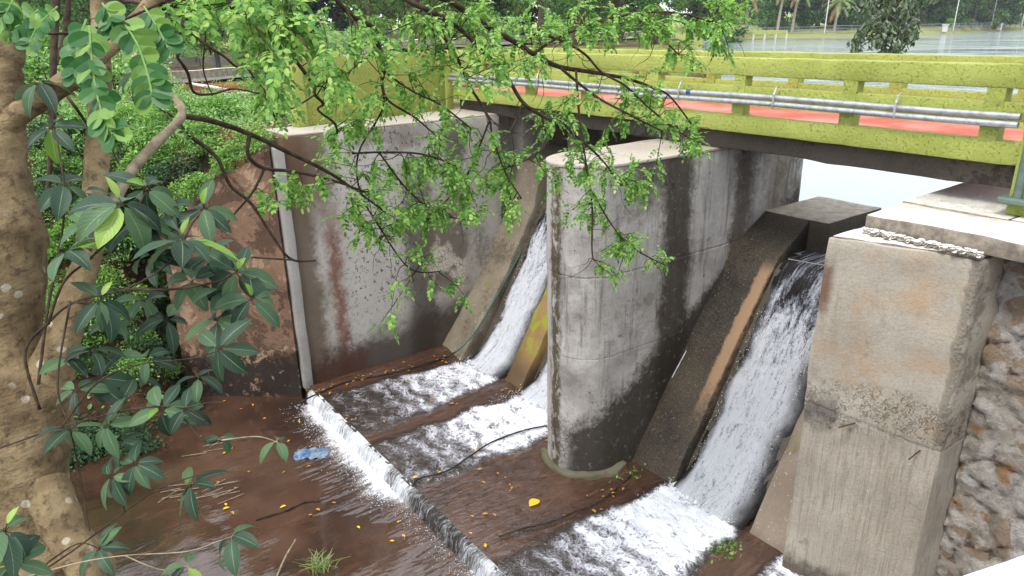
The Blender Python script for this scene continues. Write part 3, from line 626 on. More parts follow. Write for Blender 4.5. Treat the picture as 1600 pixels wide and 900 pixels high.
mb = MB(); mb.prism([(8.31, 3.84), (8.31, 2.75), (12.5, 2.65), (12.5, 3.86)], -.75, -.487); build('paving', mb, M['slab'], t, smooth=35, bevel=.02, cut=.3, amp=.012, freq=1.5)
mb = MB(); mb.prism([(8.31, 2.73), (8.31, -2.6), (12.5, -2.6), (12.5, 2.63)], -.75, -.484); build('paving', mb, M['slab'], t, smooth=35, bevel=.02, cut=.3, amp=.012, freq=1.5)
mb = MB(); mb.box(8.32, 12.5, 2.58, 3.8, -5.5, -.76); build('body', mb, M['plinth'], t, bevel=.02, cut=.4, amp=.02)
# rubble under the slab edge
mb = MB(); R.seed(3)
for i in range(240):
    y = R.uniform(2.62, 3.75); x = 7.47-abs(R.gauss(0, .05)); r = R.choice((.012, .018, .024, .034)); q = Vector((x, y, -.675+r*.4))
    vs = []
    for a in range(6):
        for bb in (-.5, .5): vs.append((q.x+r*math.cos(a*PI/3+bb)*R.uniform(.7, 1.2), q.y+r*math.sin(a*PI/3+bb)*R.uniform(.7, 1.2), q.z+r*bb*R.uniform(.8, 1.5)))
    mb.q(vs, [(2*a, (2*a+2) % 12, (2*a+3) % 12, 2*a+1) for a in range(6)]+[tuple(range(1, 12, 2)), tuple(range(10, -1, -2))])
tag(build('rubble', mb, M['slab'], smooth=30), 'loose rubble along the broken lower edge of the pale slab', 'rubble', kind='stuff')
# masonry retaining wall
ny, nz_ = 120, 130
me_h = []
def stone_pt(y, z):
    p = Vector((y*3.0+.2*NZ.noise(Vector((y*2, z*2, 1))), z*3.6+.2*NZ.noise(Vector((y*2, z*2, 7))), .5)); dist, pts_ = NZ.voronoi(p); c0 = pts_[0]; of = p-c0; tl = NZ.noise(c0*7.3)*of.x*.9+NZ.noise(c0*5.1+Vector((4, 1, 2)))*of.y*.9
    e = min(1, (dist[1]-dist[0])*2.2); h = (1-(1-e)**3)*.045+.16*tl*min(1, e*2)+.05*NZ.noise(c0*3.3)+.045*NZ.fractal(Vector((y*2.6, z*3.2, 2)), .9, 2, 6)+.02*NZ.turbulence(Vector((y*8, z*9, 0)), 4, True)
    me_h.append(max(0, min(1, e))); return (7.98-h, y, z)
mb = grid(lsp(2.58, -2.6, ny), lsp(-5.6, -.60, nz_), stone_pt)
o = build('masonry_wall', mb, M['stone'], smooth=0); a = o.data.attributes.new('hgt', 'FLOAT', 'POINT'); a.data.foreach_set('value', me_h)
o.data.flip_normals() if o.data.polygons[0].normal.x > 0 else None
so_ = o.modifiers.new('thickness', 'SOLIDIFY'); so_.thickness = .3; so_.offset = -1
tag(o, 'rough rubble stone retaining wall at the right edge beside the raw block', 'stone wall')
A0, A1 = onz(1470, 906, 0.0), onz(1620, 852, 0.0); dv = (A1-A0).normalized(); pv = Vector((dv.y, -dv.x, 0)); pv = pv if pv.dot(A0) < 0 else -pv
mb = MB(); c_ = [A0-dv*.25, A1+dv*1.5, A1+dv*1.5+pv*.35, A0-dv*.25+pv*.35]
if (c_[1]-c_[0]).cross(c_[2]-c_[0]).z < 0: c_.reverse()
mb.prism([(q.x, q.y) for q in c_], -.9, 0.0)
tag(build('white_parapet', mb, M['white'], smooth=35, bevel=.02, cut=.15, amp=.008), 'bright white parapet corner at the lower right beside the camera', 'parapet')
t = empty('gate_post', (8.66, 2.72, -.48), 'olive green post with a grey green pipe at the right end of the bridge railing', 'post')
mb = MB(); mb.box(8.5, 8.8, 2.5, 2.86, -.487, 1.25); build('post', mb, M['lime'], t, bevel=.015, cut=.4, amp=.005)
mb = MB(); mb.tube([(8.44, 2.76, -.3), (8.44, 2.76, 1.3)], .045, 12); mb.tube([(8.44, 2.55, -.3), (8.44, 2.55, 1.3)], .045, 12); build('frame_pipe', mb, M['greygreen'], t, smooth=40)
mb = MB(); mb.box(8.36, 8.86, 2.46, 2.92, -.36, -.29); build('collar', mb, M['greygreen'], t, bevel=.02)
# ------------------------------------------------------------------ footbridge
t = empty('footbridge', (9.4, 8.5, 0), 'lime green concrete footbridge with red paving crossing over the pier', 'footbridge')
YL, YR = 13.98, 2.88
mb = MB(); mb.box(8.8, 10.42, YR-.1, YL+.3, -.02, .15); build('deck', mb, M['deck'], t, bevel=.01, cut=.6, amp=.004)
for xa, xb in ((8.82, 9.12), (10.12, 10.42)):
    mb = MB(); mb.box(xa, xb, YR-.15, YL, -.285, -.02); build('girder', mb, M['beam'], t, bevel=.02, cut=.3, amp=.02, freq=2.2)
for i, xa in enumerate((8.62, 10.42)):
    r = empty('railing', (xa+.09, 8.5, 0), None, None); r.parent = t; r.matrix_parent_inverse = Matrix.Translation(-t.location)
    mb = MB(); mb.box(xa, xa+.18, YR, YL, -.005, .235); build('kerb_beam', mb, M['lime'], r, bevel=.018, cut=.22, amp=.012, freq=3, smooth=35)
    mb = MB(); ml, mh = (.44, .63) if i == 0 else (.38, .555); mb.box(xa+.02, xa+.15, YR, YL, ml, mh); build('middle_rail', mb, M['lime'], r, bevel=.015, cut=.22, amp=.01, freq=3, smooth=35, seed=4)
    mb = MB(); mb.box(xa, xa+.18, YR, YL, .765, 1.005); build('top_rail', mb, M['lime'], r, bevel=.022, cut=.22, amp=.011, freq=3, smooth=35, seed=8)
    for k in range(7):
        y = 3.22+1.6*k + (.35*i)
        if y > YL-.1: continue
        mb = MB()
        for z0, z1 in ((.231, ml+.005), (mh-.005, .77)): mb.box(xa+.006, xa+.172, y-.09, y+.09, z0, z1)
        mb.box(xa+.008, xa+.17, y-.088, y+.088, ml+.005, mh-.005)
        build('post', mb, M['lime'], r, cut=.12, amp=.008, freq=4)
def railpipe(name, z, x, lab):
    p_ = [(x, y, z+.008*math.sin(y*1.3)) for y in lsp(YL+.1, YR+.05, 60)]; mb = MB(); mb.tube(p_, .034, 12)
    o = build('water_pipe', mb, M['pipe'], smooth=40); return tag(o, lab, 'pipe', 'pipes along the footbridge')
pu = railpipe('', .508, 8.56, 'upper galvanised pipe running along the outside of the green railing')
pl = railpipe('', .425, 8.54, 'lower galvanised pipe running along the outside of the green railing')
for y in (5.78, 4.18, 7.4, 9.1, 10.8, 12.4):
    mb = MB(); mb.tube([(8.60, y, .66), (8.55, y, .645), (8.505, y, .56), (8.50, y, .42), (8.52, y, .375)], .012, 6); build('strap', mb, M['pipe'], pu)
mb = MB(); mb.tube([(8.56, 7.28, .51), (8.56, 7.20, .51)], .0365, 12); build('tape', mb, M['tape'], pu, smooth=40)
# hose and cable
pts = [onz(u, v, 0) for u, v in ()]
hp = []
for u, v, y in ((846, 335, 11.75), (826, 372, 11.72), (800, 420, 11.68), (772, 470, 11.66), (745, 515, 11.66), (722, 542, 11.68)):
    r = ray(u, v); hp.append(tuple(CAM+r*(y/r.y)))
for u, v in ((700, 556), (660, 570), (600, 585), (540, 597), (490, 618), (470, 628)): hp.append(tuple(onz(u, v, -5.05)))
for u, v in ((440, 640), (405, 654), (380, 664)): hp.append(tuple(onz(u, v, -5.34)))
S = spline(hp, 6); mb = MB(); k = 34
mb.tube(S[:k], .016, 8); o = build('hose', mb, M['hose'], smooth=50); tag(o, 'green and black hose lying down the left rib and across the apron', 'hose')
mb = MB(); mb.tube(S[k-1:], .0155, 8); build('lower_run', mb, M['cable'], o, smooth=50)
S = spline([tuple(onz(u, v, -5.04)) for u, v in ((862, 664), (820, 672), (770, 690), (735, 712), (700, 735), (655, 748), (645, 760))], 6)
mb = MB(); mb.tube(S, .014, 7); tag(build('hose', mb, M['cable'], smooth=50), 'thin black hose on the apron from the pier to the sill', 'hose')
S = spline([tuple(onz(u, v, -5.05)) for u, v in ((985, 742), (940, 780), (900, 798), (860, 815), (815, 826), (780, 838))], 6)
mb = MB(); mb.tube(S, .014, 7, jit=.3); tag(build('stick', mb, M['twig']), 'long thin dark stick on the apron left of the right fall', 'stick')
S = spline([tuple(CAM+ray(u, v)*(6.80/ray(u, v).y)) for u, v in ((1168, 392), (1120, 465), (1085, 525), (1050, 590))], 5)
mb = MB(); mb.tube(S, .008, 5); tag(build('wire', mb, M['pipe']), 'thin grey wire running down the dark rib beside the pier', 'wire')
S = spline([(9.4, 5.85, -1.9), (9.42, 5.3, -1.86), (9.3, 4.7, -1.72), (9.2, 4.2, -1.66)], 5)
mb = MB(); mb.tube(S, .008, 5); tag(build('wire', mb, M['pipe']), 'thin pale wire across the top of the right fall', 'wire')
# ------------------------------------------------------------------ water
def addattr(o, name, vals): a = o.data.attributes.new(name, 'FLOAT', 'POINT'); a.data.foreach_set('value', vals)
def chute(y0, y1, name, sd_, b0, b1):
    prof = [(10.6, -1.93), (9.62, -1.955), (9.47, -1.985), (9.38, -2.06)]+[(cx(z)-.05, z) for z in lsp(-2.2, -4.6, 60)]+[(cx(-4.75)-.07, -4.75), (cx(-4.9)-.11, -4.88), (7.42, -4.96), (7.3, -5.01), (7.18, -5.07), (7.1, -5.14)]
    L = [0]
    for (a, b), (c, d) in zip(prof, prof[1:]): L.append(L[-1]+math.hypot(c-a, d-b))
    nyy = int((y1-y0)/.022); mb = MB(); ed = []; nz2 = []
    for i, (x, z) in enumerate(prof):
        v = L[i]; k = ss(v, .6, 3.6)
        ya, yb = y0+(b0-y0)*k, y1+(b1-y1)*k
        for j in range(nyy+1):
            u = j/nyy; y = ya+(yb-ya)*u
            rough = ss(v, .6, 1.8); h = rough*(.030*NZ.fractal(Vector((y*9+sd_, v*1.6, 0)), 1, 2, 3)+.022*NZ.fractal(Vector((y*26+sd_, v*4.5, 2)), 1, 2, 3))
            e = min(u, 1-u)*(yb-ya); e += .10*NZ.noise(Vector((v*1.7+sd_, 4 if u < .5 else 9, 0)))*rough+.05*NZ.noise(Vector((v*7+sd_, y*9, 0)))
            es = ss(e, .02, .20 if u > .5 else .42); drop = (1-ss(e, -.02, .16))*.06*rough  # dark wet edges; the wider right-hand fade is shade painted into the colour
            mb.v.append((x-h*.85+drop*.8, y, z+h*.5-drop*.5)); mb.uv.append((y+sd_, v-.55)); ed.append(es)
    m_ = nyy+1
    for i in range(len(prof)-1):
        for j in range(nyy): mb.f.append((i*m_+j, i*m_+j+1, (i+1)*m_+j+1, (i+1)*m_+j)); mb.mi.append(0)
    o = struct(build('falling_water', mb, M['chute'], smooth=0, uvs=True)); addattr(o, 'edge', ed); return o
chute(4.68, 5.98, '', 0, 4.72, 5.98); chute(10.40, 11.62, '', 20, 10.42, 11.58); chute(8.06, 9.80, '', 40, 8.08, 9.78)
STRM = [(11.0, .66, 11.1, 1.02, .88), (8.95, .86, 9.1, .9, 1.0), (5.42, .74, 5.35, 1.02, 1.05), (3.6, .6, 3.2, .7, .85)]
def apron_foam(x, y):
    k = (7.45-x)/3.35; kk = max(0, min(1, k)); f = 0
    for b0, w0, b1, w1, s_ in STRM:
        c_ = b0+(b1-b0)*kk; w_ = w0+(w1-w0)*ss(kk, 0, .8); w_ += .12*NZ.noise(Vector((x*1.7, b0, 0)))+.05*NZ.noise(Vector((x*5, y*3, 0)))
        d = abs(y-c_)/w_; g = 1-ss(d, .70, 1.08)
        f = max(f, g*s_*(1.12-.55*ss(kk, .2, 1.0)))
    return f
xs_ = lsp(7.62, 4.12, 132); ys_ = lsp(12.48, -2.9, 420); fo = []
def ap(x, y):
    f = apron_foam(x, y); fo.append(f)
    w_ = NZ.noise(Vector((x*.6, y*.6, 0)))*.35
    h = f*(.034*NZ.fractal(Vector(((x+w_)*5, y*3.2, 0)), 1, 2, 3)+.020*NZ.fractal(Vector((x*15, y*15, 3)), 1, 2, 3))+.003*NZ.noise(Vector((x*6, y*6, 5)))
    base = .05*ss(y, 11.9, 12.4)+.03*max(0, 1-abs(y-10.15)/.25)*ss(x, 5.4, 7)
    return (x, y, -5.095+.02*f+h+base)
o = struct(build('apron_water', grid(xs_, ys_, ap), M['apron'], smooth=0)); addattr(o, 'foam', fo)
def sillw(y): return .55+.45*NZ.noise(Vector((y*.9, 2, 0)))
def fallstr(y): return (.58+.37*ss(y, 7.9, 8.9) if y > 7.2 else .58+.22*ss(7.2-y, .2, 1.0))*ss(y, 12.46, 12.3)
fo = []; prof = [(4.17, -5.078), (4.12, -5.082), (4.085, -5.092), (4.06, -5.12), (4.045, -5.17), (4.03, -5.23), (4.015, -5.29), (4.0, -5.35)]
mb = MB(); ny2 = 700
for i, (x, z) in enumerate(prof):
    for j in range(ny2+1):
        y = 12.48-15.38*j/ny2; s_ = fallstr(y)*(.8+.35*NZ.noise(Vector((y*2.3, 8, 0)))); k = i/7
        jx = -.06*k*s_*(1+NZ.noise(Vector((y*4, k*.6, 0))))-.03*k*NZ.noise(Vector((y*17, k*2, 0)))-.012*NZ.noise(Vector((y*1.3, 2, 0)))-.012*NZ.noise(Vector((y*6, 2, 0)))
        mb.v.append((x+jx, y, z)); mb.uv.append((y, k)); fo.append(s_)
for i in range(7):
    for j in range(ny2): mb.f.append((i*(ny2+1)+j, i*(ny2+1)+j+1, (i+1)*(ny2+1)+j+1, (i+1)*(ny2+1)+j)); mb.mi.append(0)
o = struct(build('weir_fall_water', mb, M['fall'], smooth=0, uvs=True)); addattr(o, 'foam', fo)
fo = []
def stf(x, y):
    s_ = fallstr(y); wd = (.30+.75*s_*s_)*(.8+.5*NZ.noise(Vector((y*1.1, 0, 0)))+.35*NZ.noise(Vector((y*5, 3, 0)))+.25*NZ.noise(Vector((y*14, 3, 0))))
    if y > 8.9: wd *= .75+.5*ss(y, 11.5, 9.2)
    f = s_*max(0, 1-(3.98-x)/max(.1, wd))**.8 if x < 4.0 else s_
    f = f*ss(y, 12.5, 12.1) if y < 12.6 else 0
    fo.append(f); h = f*(.03*NZ.fractal(Vector((x*9, y*12, 0)), 1, 2, 3)+.025)+.004*NZ.noise(Vector((x*3, y*3, 0)))
    return (x, y, -5.305+h)
xs_ = lsp(4.0, 2.4, 70)+lsp(2.37, -9, 60); ys_ = lsp(15.5, 12.5, 14)[:-1]+lsp(12.5, 4.5, 330)+lsp(4.4, -4, 30)
o = struct(build('stream', grid(xs_, ys_, stf), M['stream'], smooth=0)); addattr(o, 'foam', fo)

# spray thrown up where the falls strike the apron and where the sill spills
R.seed(91); mb = MB()
def drop(p, r):
    a = [p+rnd_*r for rnd_ in (Vector((R.uniform(.6, 1), 0, -.5)), Vector((-.5, R.uniform(.6, 1), -.5)), Vector((-.5, -.8, -.4)), Vector((0, 0, R.uniform(.8, 1.6))))]; mb.q(a, [(0, 1, 3), (1, 2, 3), (2, 0, 3), (2, 1, 0)])
for yc, hw, n_ in ((5.4, .55, 900), (11.0, .5, 600), (8.95, .75, 700)):
    for i in range(n_): drop(Vector((7.25-abs(R.gauss(0, .45)), yc+R.uniform(-1, 1)*hw*1.1, -5.04+abs(R.gauss(0, .06)))), R.uniform(.003, .010))
    for i in range(n_):
        zz = R.uniform(-4.9, -2.6); drop(Vector((cx(zz)-.10-abs(R.gauss(0, .03)), yc+R.uniform(-1, 1)*hw, zz)), R.uniform(.003, .009))
for i in range(900):
    y = R.uniform(8.4, 12.3); drop(Vector((3.9-abs(R.gauss(0, .2)), y, -5.285+abs(R.gauss(0, .04)))), R.uniform(.003, .010))
for i in range(500):
    y = R.uniform(4.5, 8.4); drop(Vector((3.95-abs(R.gauss(0, .15)), y, -5.285+abs(R.gauss(0, .03)))), R.uniform(.003, .008))
nf = NT('water_drops'); tag(build('spray', mb, nf.done(lin('#eef1f4'), .4, None, .5)), 'white drops of spray above the foaming water', 'spray', kind='stuff')
# ------------------------------------------------------------------ leaves
def rnd_unit(): 
    v = Vector((R.gauss(0, 1), R.gauss(0, 1), R.gauss(0, 1))); return v.normalized()
def oval(mb, base, d, nrm, L, W, fold=.12, mi=0):   # one rounded leaflet folded along its midrib
    s = d.cross(nrm).normalized(); nrm = s.cross(d).normalized(); q = lambda a, b, c: base+d*(a*L)+s*(b*W)+nrm*(c*W)
    mb.q([q(0, 0, 0), q(.25, .42, fold), q(.65, .46, fold), q(1, 0, -.1), q(.65, -.46, fold), q(.25, -.42, fold), q(.45, 0, 0)],
         [(0, 1, 6), (1, 2, 6), (2, 3, 6), (3, 4, 6), (4, 5, 6), (5, 0, 6)], mi=mi)
def frond(mb, base, d, L, pairs, lL, lW, droop=.5, mi=0, stem=None):
    p = Vector(base); d = d.normalized(); side = d.cross(Vector((0, 0, 1)))
    side = side.normalized() if side.length > .05 else Vector((1, 0, 0))
    side = (side+rnd_unit()*.35).normalized(); st = L/(pairs+.5); pts = [p.copy()]
    for i in range(pairs+1):
        d = (d+Vector((0, 0, -droop/pairs))).normalized(); p = p+d*(st*(.5 if i == 0 else 1)); pts.append(p.copy())
        up_ = side.cross(d).normalized()
        if i == pairs: oval(mb, p, d, up_, lL*1.05, lW, mi=mi); break
        for s in (1, -1):
            if R.random() < .06: continue
            ld = (side*s*.85+d*.55+Vector((0, 0, -.22))+rnd_unit()*.18).normalized(); oval(mb, p, ld, (up_+rnd_unit()*.3).normalized(), lL*R.uniform(.8, 1.1)*(1-.25*abs(i/pairs-.4)), lW*R.uniform(.85, 1.1), mi=mi)
    if stem is not None: stem.tube(pts, .0022, 3, caps=False)
def bigleaf(mb, base, d, nrm, L, W, arch=.35, mi=0):
    d = d.normalized(); s = d.cross(nrm).normalized(); nrm = s.cross(d).normalized(); n_ = 7; k = len(mb.v); vs = []; uv = []
    p = Vector(base); tw = R.uniform(-.25, .25)
    for i in range(n_+1):
        t = i/n_; wd = W*.5*(math.sin(PI*min(1, t**.85))**.8 if 0 < t < 1 else 0.01); wd = max(wd, .002)
        if t > .8: wd *= 1.0-.25*(t-.8)/.2
        for c in (-1, -.5, 0, .5, 1):
            vs.append(p+s*(wd*c)+nrm*(abs(c)**1.3*wd*.28+.02*L*math.sin(t*14+c*2)*abs(c)*.35)); uv.append((.5+.5*c, t))
        d = (d-nrm*(arch/n_)+s*(tw/n_)).normalized(); nrm = s.cross(d).normalized(); p = p+d*(L/n_)
    fs = []
    for i in range(n_):
        for j in range(4): fs.append((i*5+j, i*5+j+1, i*5+6+j, i*5+5+j))
    mb.q(vs, fs, uv, mi)
# ------------------------------------------------------------------ the large tree at the left and its overhanging boughs
TD = 3.8
tree = empty('shade_tree', (-.25, 3.9, -4.3), 'big lichen spotted tree at the left whose feathery boughs hang over the water', 'tree')
nodes = []   # (position, bough index)
def bough(name, px, parent, mat, n=9, jit=.0, per=6, idx=None, rmin=0):
    S = spline([tuple(pt(u, v, d))+(w/2/F*d,) for u, v, w, d in px], per); mb = MB()
    mb.tube([s[:3] for s in S], [max(s[3], rmin) for s in S], n, jit=jit)
    o = build(name, mb, mat, parent, smooth=0)
    if idx is not None:
        for s in S: nodes.append((Vector(s[:3]), idx))
    return o
S = spline([(14, 50, 40, TD), (8, 75, 52, TD), (-6, 150, 72, TD), (-8, 300, 108, TD), (0, 430, 134, TD), (-2, 550, 118, TD), (14, 650, 160, TD), (20, 750, 150, TD), (34, 840, 176, TD), (45, 930, 235, TD), (55, 1060, 300, TD), (60, 1400, 420, TD)], 10)
mb = MB(); mb.tube([tuple(pt(u, v, d)) for u, v, w_, d in S], [w_/2/F*d for u, v, w_, d in S], 40, jit=.16)
trunk = build('trunk', mb, M['bark'], tree, smooth=0)
bough('stub', [(2, 95, 50, TD), (20, 68, 30, TD-.02), (33, 54, 30, TD-.03), (37, 48, 24, TD-.03)], tree, M['bark'], 12, .15)
bough('stem', [(40, 700, 110, TD), (62, 620, 84, TD-.02), (88, 555, 60, TD), (115, 470, 48, TD+.05), (137, 400, 39, TD+.1), (148, 300, 37, TD+.15), (154, 200, 33, TD+.2), (158, 100, 29, TD+.22), (155, 0, 25, TD+.25), (150, -90, 22, TD+.3)], tree, M['bark'], 20, .12)
bough('root', [(70, 760, 70, TD-.05), (100, 830, 60, TD-.15), (130, 890, 50, TD-.2), (150, 990, 50, TD-.2)], tree, M['bark'], 14, .2)
bough('limb', [(-10, 215, 50, TD), (25, 182, 36, TD-.05), (60, 158, 34, TD-.05), (112, 122, 32, TD-.02), (170, 74, 27, TD+.05), (228, 14, 22, TD+.1), (262, -40, 20, TD+.15)], tree, M['bark'], 18, .12)
B = []
pal = bough('bough', [(135, 410, 26, TD+.1), (170, 330, 20, 4.0), (205, 268, 17, 4.1), (245, 222, 15, 4.2), (283, 183, 14, 4.3), (277, 158, 11, 4.35), (246, 135, 9, 4.4), (222, 110, 8, 4.4), (205, 70, 6, 4.5)], tree, M['palebark'], 12, .15, idx=0); B.append(pal)
def br(px, i): return bough('branch', px, B[i], M['twig'], 7, .15, idx=i)
br([(280, 180, 11, 4.3), (330, 189, 9, 4.4), (390, 209, 8, 4.6), (440, 233, 7, 4.7), (500, 262, 6, 4.9), (545, 290, 4.5, 5.1), (600, 330, 3, 5.3)], 0)
br([(390, 210, 7, 4.6), (388, 243, 6, 4.6), (413, 263, 6, 4.7), (460, 268, 5, 4.8), (520, 282, 4, 5.0), (571, 300, 3, 5.2)], 0)
br([(413, 264, 5, 4.7), (395, 300, 4, 4.7), (370, 330, 3, 4.7), (352, 352, 2, 4.7)], 0)
br([(300, 215, 7, 4.3), (338, 245, 6, 4.4), (360, 290, 5, 4.5), (392, 318, 5, 4.6), (425, 368, 4, 4.7), (455, 405, 4, 4.8), (494, 407, 2.5, 4.9)], 0)
br([(392, 402, 2.5, 4.7), (455, 406, 3, 4.8)], 0)
lim = bough('bough', [(205, 36, 20, TD+.1), (250, 8, 18, 4.0), (310, 3, 17, 4.1), (370, 4, 16, 4.2), (440, -14, 15, 4.3), (540, -24, 13, 4.6), (620, -18, 12, 5.0), (690, -4, 10, 5.2), (737, 24, 9, 5.4), (770, 46, 9, 5.6), (810, 69, 8.5, 5.8), (833, 84, 8, 5.9), (873, 104, 7.5, 6.1), (933, 114, 6, 6.3), (983, 124, 5, 6.5), (1022, 138, 4, 6.6), (1048, 152, 3, 6.7), (1085, 200, 2.5, 6.8)], tree, M['twig'], 12, .12, idx=1); B.append(lim)
br([(818, 66, 5, 5.8), (840, 54, 5, 5.9), (873, 62, 4.5, 6.0), (913, 84, 4, 6.1), (940, 113, 3.5, 6.2), (977, 134, 3.5, 6.3), (1010, 165, 3, 6.4), (1040, 190, 2.5, 6.6), (1075, 215, 2, 6.8)], 1)
br([(833, 84, 5, 5.9), (870, 60, 4.5, 6.0), (930, 35, 4, 6.1), (1000, 20, 4, 6.3), (1070, 22, 3, 6.45), (1125, 40, 2, 6.5)], 1); br([(1000, 20, 3, 6.3), (1030, 55, 3, 6.4), (1060, 85, 2, 6.5)], 1)
br([(873, 104, 5, 6.1), (930, 150, 4, 6.2), (985, 180, 3.5, 6.3), (1035, 205, 3, 6.5)], 1)
br([(900, 110, 4, 6.1), (905, 180, 4, 6.1), (915, 250, 3, 6.1), (925, 320, 3, 6.2), (925, 390, 2.5, 6.2), (929, 408, 2, 6.2)], 1)
br([(925, 300, 3, 6.2), (955, 350, 2.5, 6.3), (985, 385, 2.5, 6.4), (1040, 415, 2, 6.5)], 1)
c1 = bough('bough', [(520, -22, 9, 4.5), (528, 2, 8, 4.5), (555, 28, 8, 4.6), (584, 44, 7.5, 4.7), (591, 70, 7, 4.8), (599, 108, 7, 4.9), (597, 133, 5, 5.0), (608, 158, 4, 5.1), (650, 185, 3, 5.2), (690, 220, 2, 5.3)], tree, M['twig'], 9, .12, idx=2); B.append(c1)
br([(599, 110, 4, 4.9), (640, 140, 3, 5.1), (690, 165, 3, 5.3), (735, 200, 2, 5.4)], 2); br([(592, 75, 4, 4.8), (560, 100, 3, 4.9), (525, 130, 2, 4.9)], 2)
br([(597, 130, 3.5, 5.0), (597, 172, 3, 5.0), (560, 240, 3, 5.2), (563, 300, 3, 5.3), (595, 358, 3, 5.4), (641, 420, 2.5, 5.5), (690, 424, 2, 5.6)], 2)
br([(550, 240, 3, 5.1), (593, 238, 3.5, 5.2), (660, 241, 3, 5.4), (720, 262, 2.5, 5.5)], 2); br([(593, 239, 3, 5.2), (640, 300, 3, 5.4), (690, 335, 2.5, 5.6), (740, 345, 2, 5.7)], 2)
c3 = bough('bough', [(615, -18, 9, 4.9), (640, 3, 8, 4.9), (667, 15, 8, 5.0), (694, 29, 8, 5.1), (722, 48, 7, 5.3), (752, 78, 7, 5.4), (777, 101, 6.5, 5.5), (795, 125, 6, 5.6), (817, 160, 6, 5.7), (847, 181, 5.5, 5.8), (880, 198, 5, 6.0), (912, 222, 4, 6.1), (945, 255, 3, 6.2), (970, 290, 2.5, 6.3)], tree, M['twig'], 9, .12, idx=3); B.append(c3)
br([(668, 17, 6, 5.0), (691, 53, 5.5, 5.1), (718, 98, 5, 5.2), (733, 133, 5, 5.3), (750, 160, 4.5, 5.4), (765, 188, 4, 5.5), (770, 214, 3, 5.5), (790, 270, 2.5, 5.6), (815, 310, 2, 5.7)], 3)
br([(765, 188, 3.5, 5.5), (740, 250, 3, 5.5), (720, 290, 2.5, 5.6), (690, 320, 2, 5.6)], 3); br([(847, 181, 4, 5.8), (850, 230, 3, 5.9), (800, 260, 2.5, 5.8)], 3); br([(817, 160, 3, 5.7), (800, 200, 3, 5.7), (770, 240, 2, 5.6)], 3)
c4 = bough('bough', [(400, -8, 7, 3.4), (415, 20, 6, 3.5), (432, 50, 6, 3.8), (443, 68, 6, 4.1), (470, 105, 6, 4.3), (490, 133, 6, 4.5), (492, 148, 5, 4.5), (505, 162, 4.5, 4.6), (497, 172, 3.5, 4.6), (522, 192, 4, 4.7), (527, 208, 3, 4.8)], tree, M['twig'], 9, .12, idx=4); B.append(c4)
br([(492, 148, 3, 4.5), (460, 168, 2.5, 4.5), (430, 178, 2, 4.5)], 4); br([(490, 135, 2.5, 4.5), (506, 137, 2.5, 4.6), (506, 158, 2, 4.6)], 4)
br([(375, 90, 4, 4.2), (395, 118, 4, 4.3), (415, 146, 4, 4.4), (424, 172, 4, 4.4), (441, 204, 3, 4.5)], 4); br([(400, 130, 3, 4.4), (417, 157, 3, 4.4)], 4)
c5 = bough('bough', [(255, 12, 6, 4.0), (282, 35, 6, 3.9), (320, 68, 5, 3.9), (350, 88, 4, 4.0), (372, 104, 4, 4.1), (385, 80, 3, 4.2)], tree, M['twig'], 8, .15, idx=5); B.append(c5)
br([(277, 90, 5, 3.9), (293, 113, 5, 4.0), (303, 144, 4.5, 4.1), (330, 147, 4, 4.2), (365, 139, 3, 4.3), (405, 146, 2.5, 4.4)], 5); br([(282, 38, 4, 3.9), (277, 90, 5, 3.9)], 5); br([(320, 68, 3, 3.9), (318, 110, 2.5, 4.0), (332, 150, 2, 4.1)], 5)
R.seed(11)
FOL = {i: MB() for i in range(6)}; TW = FOL
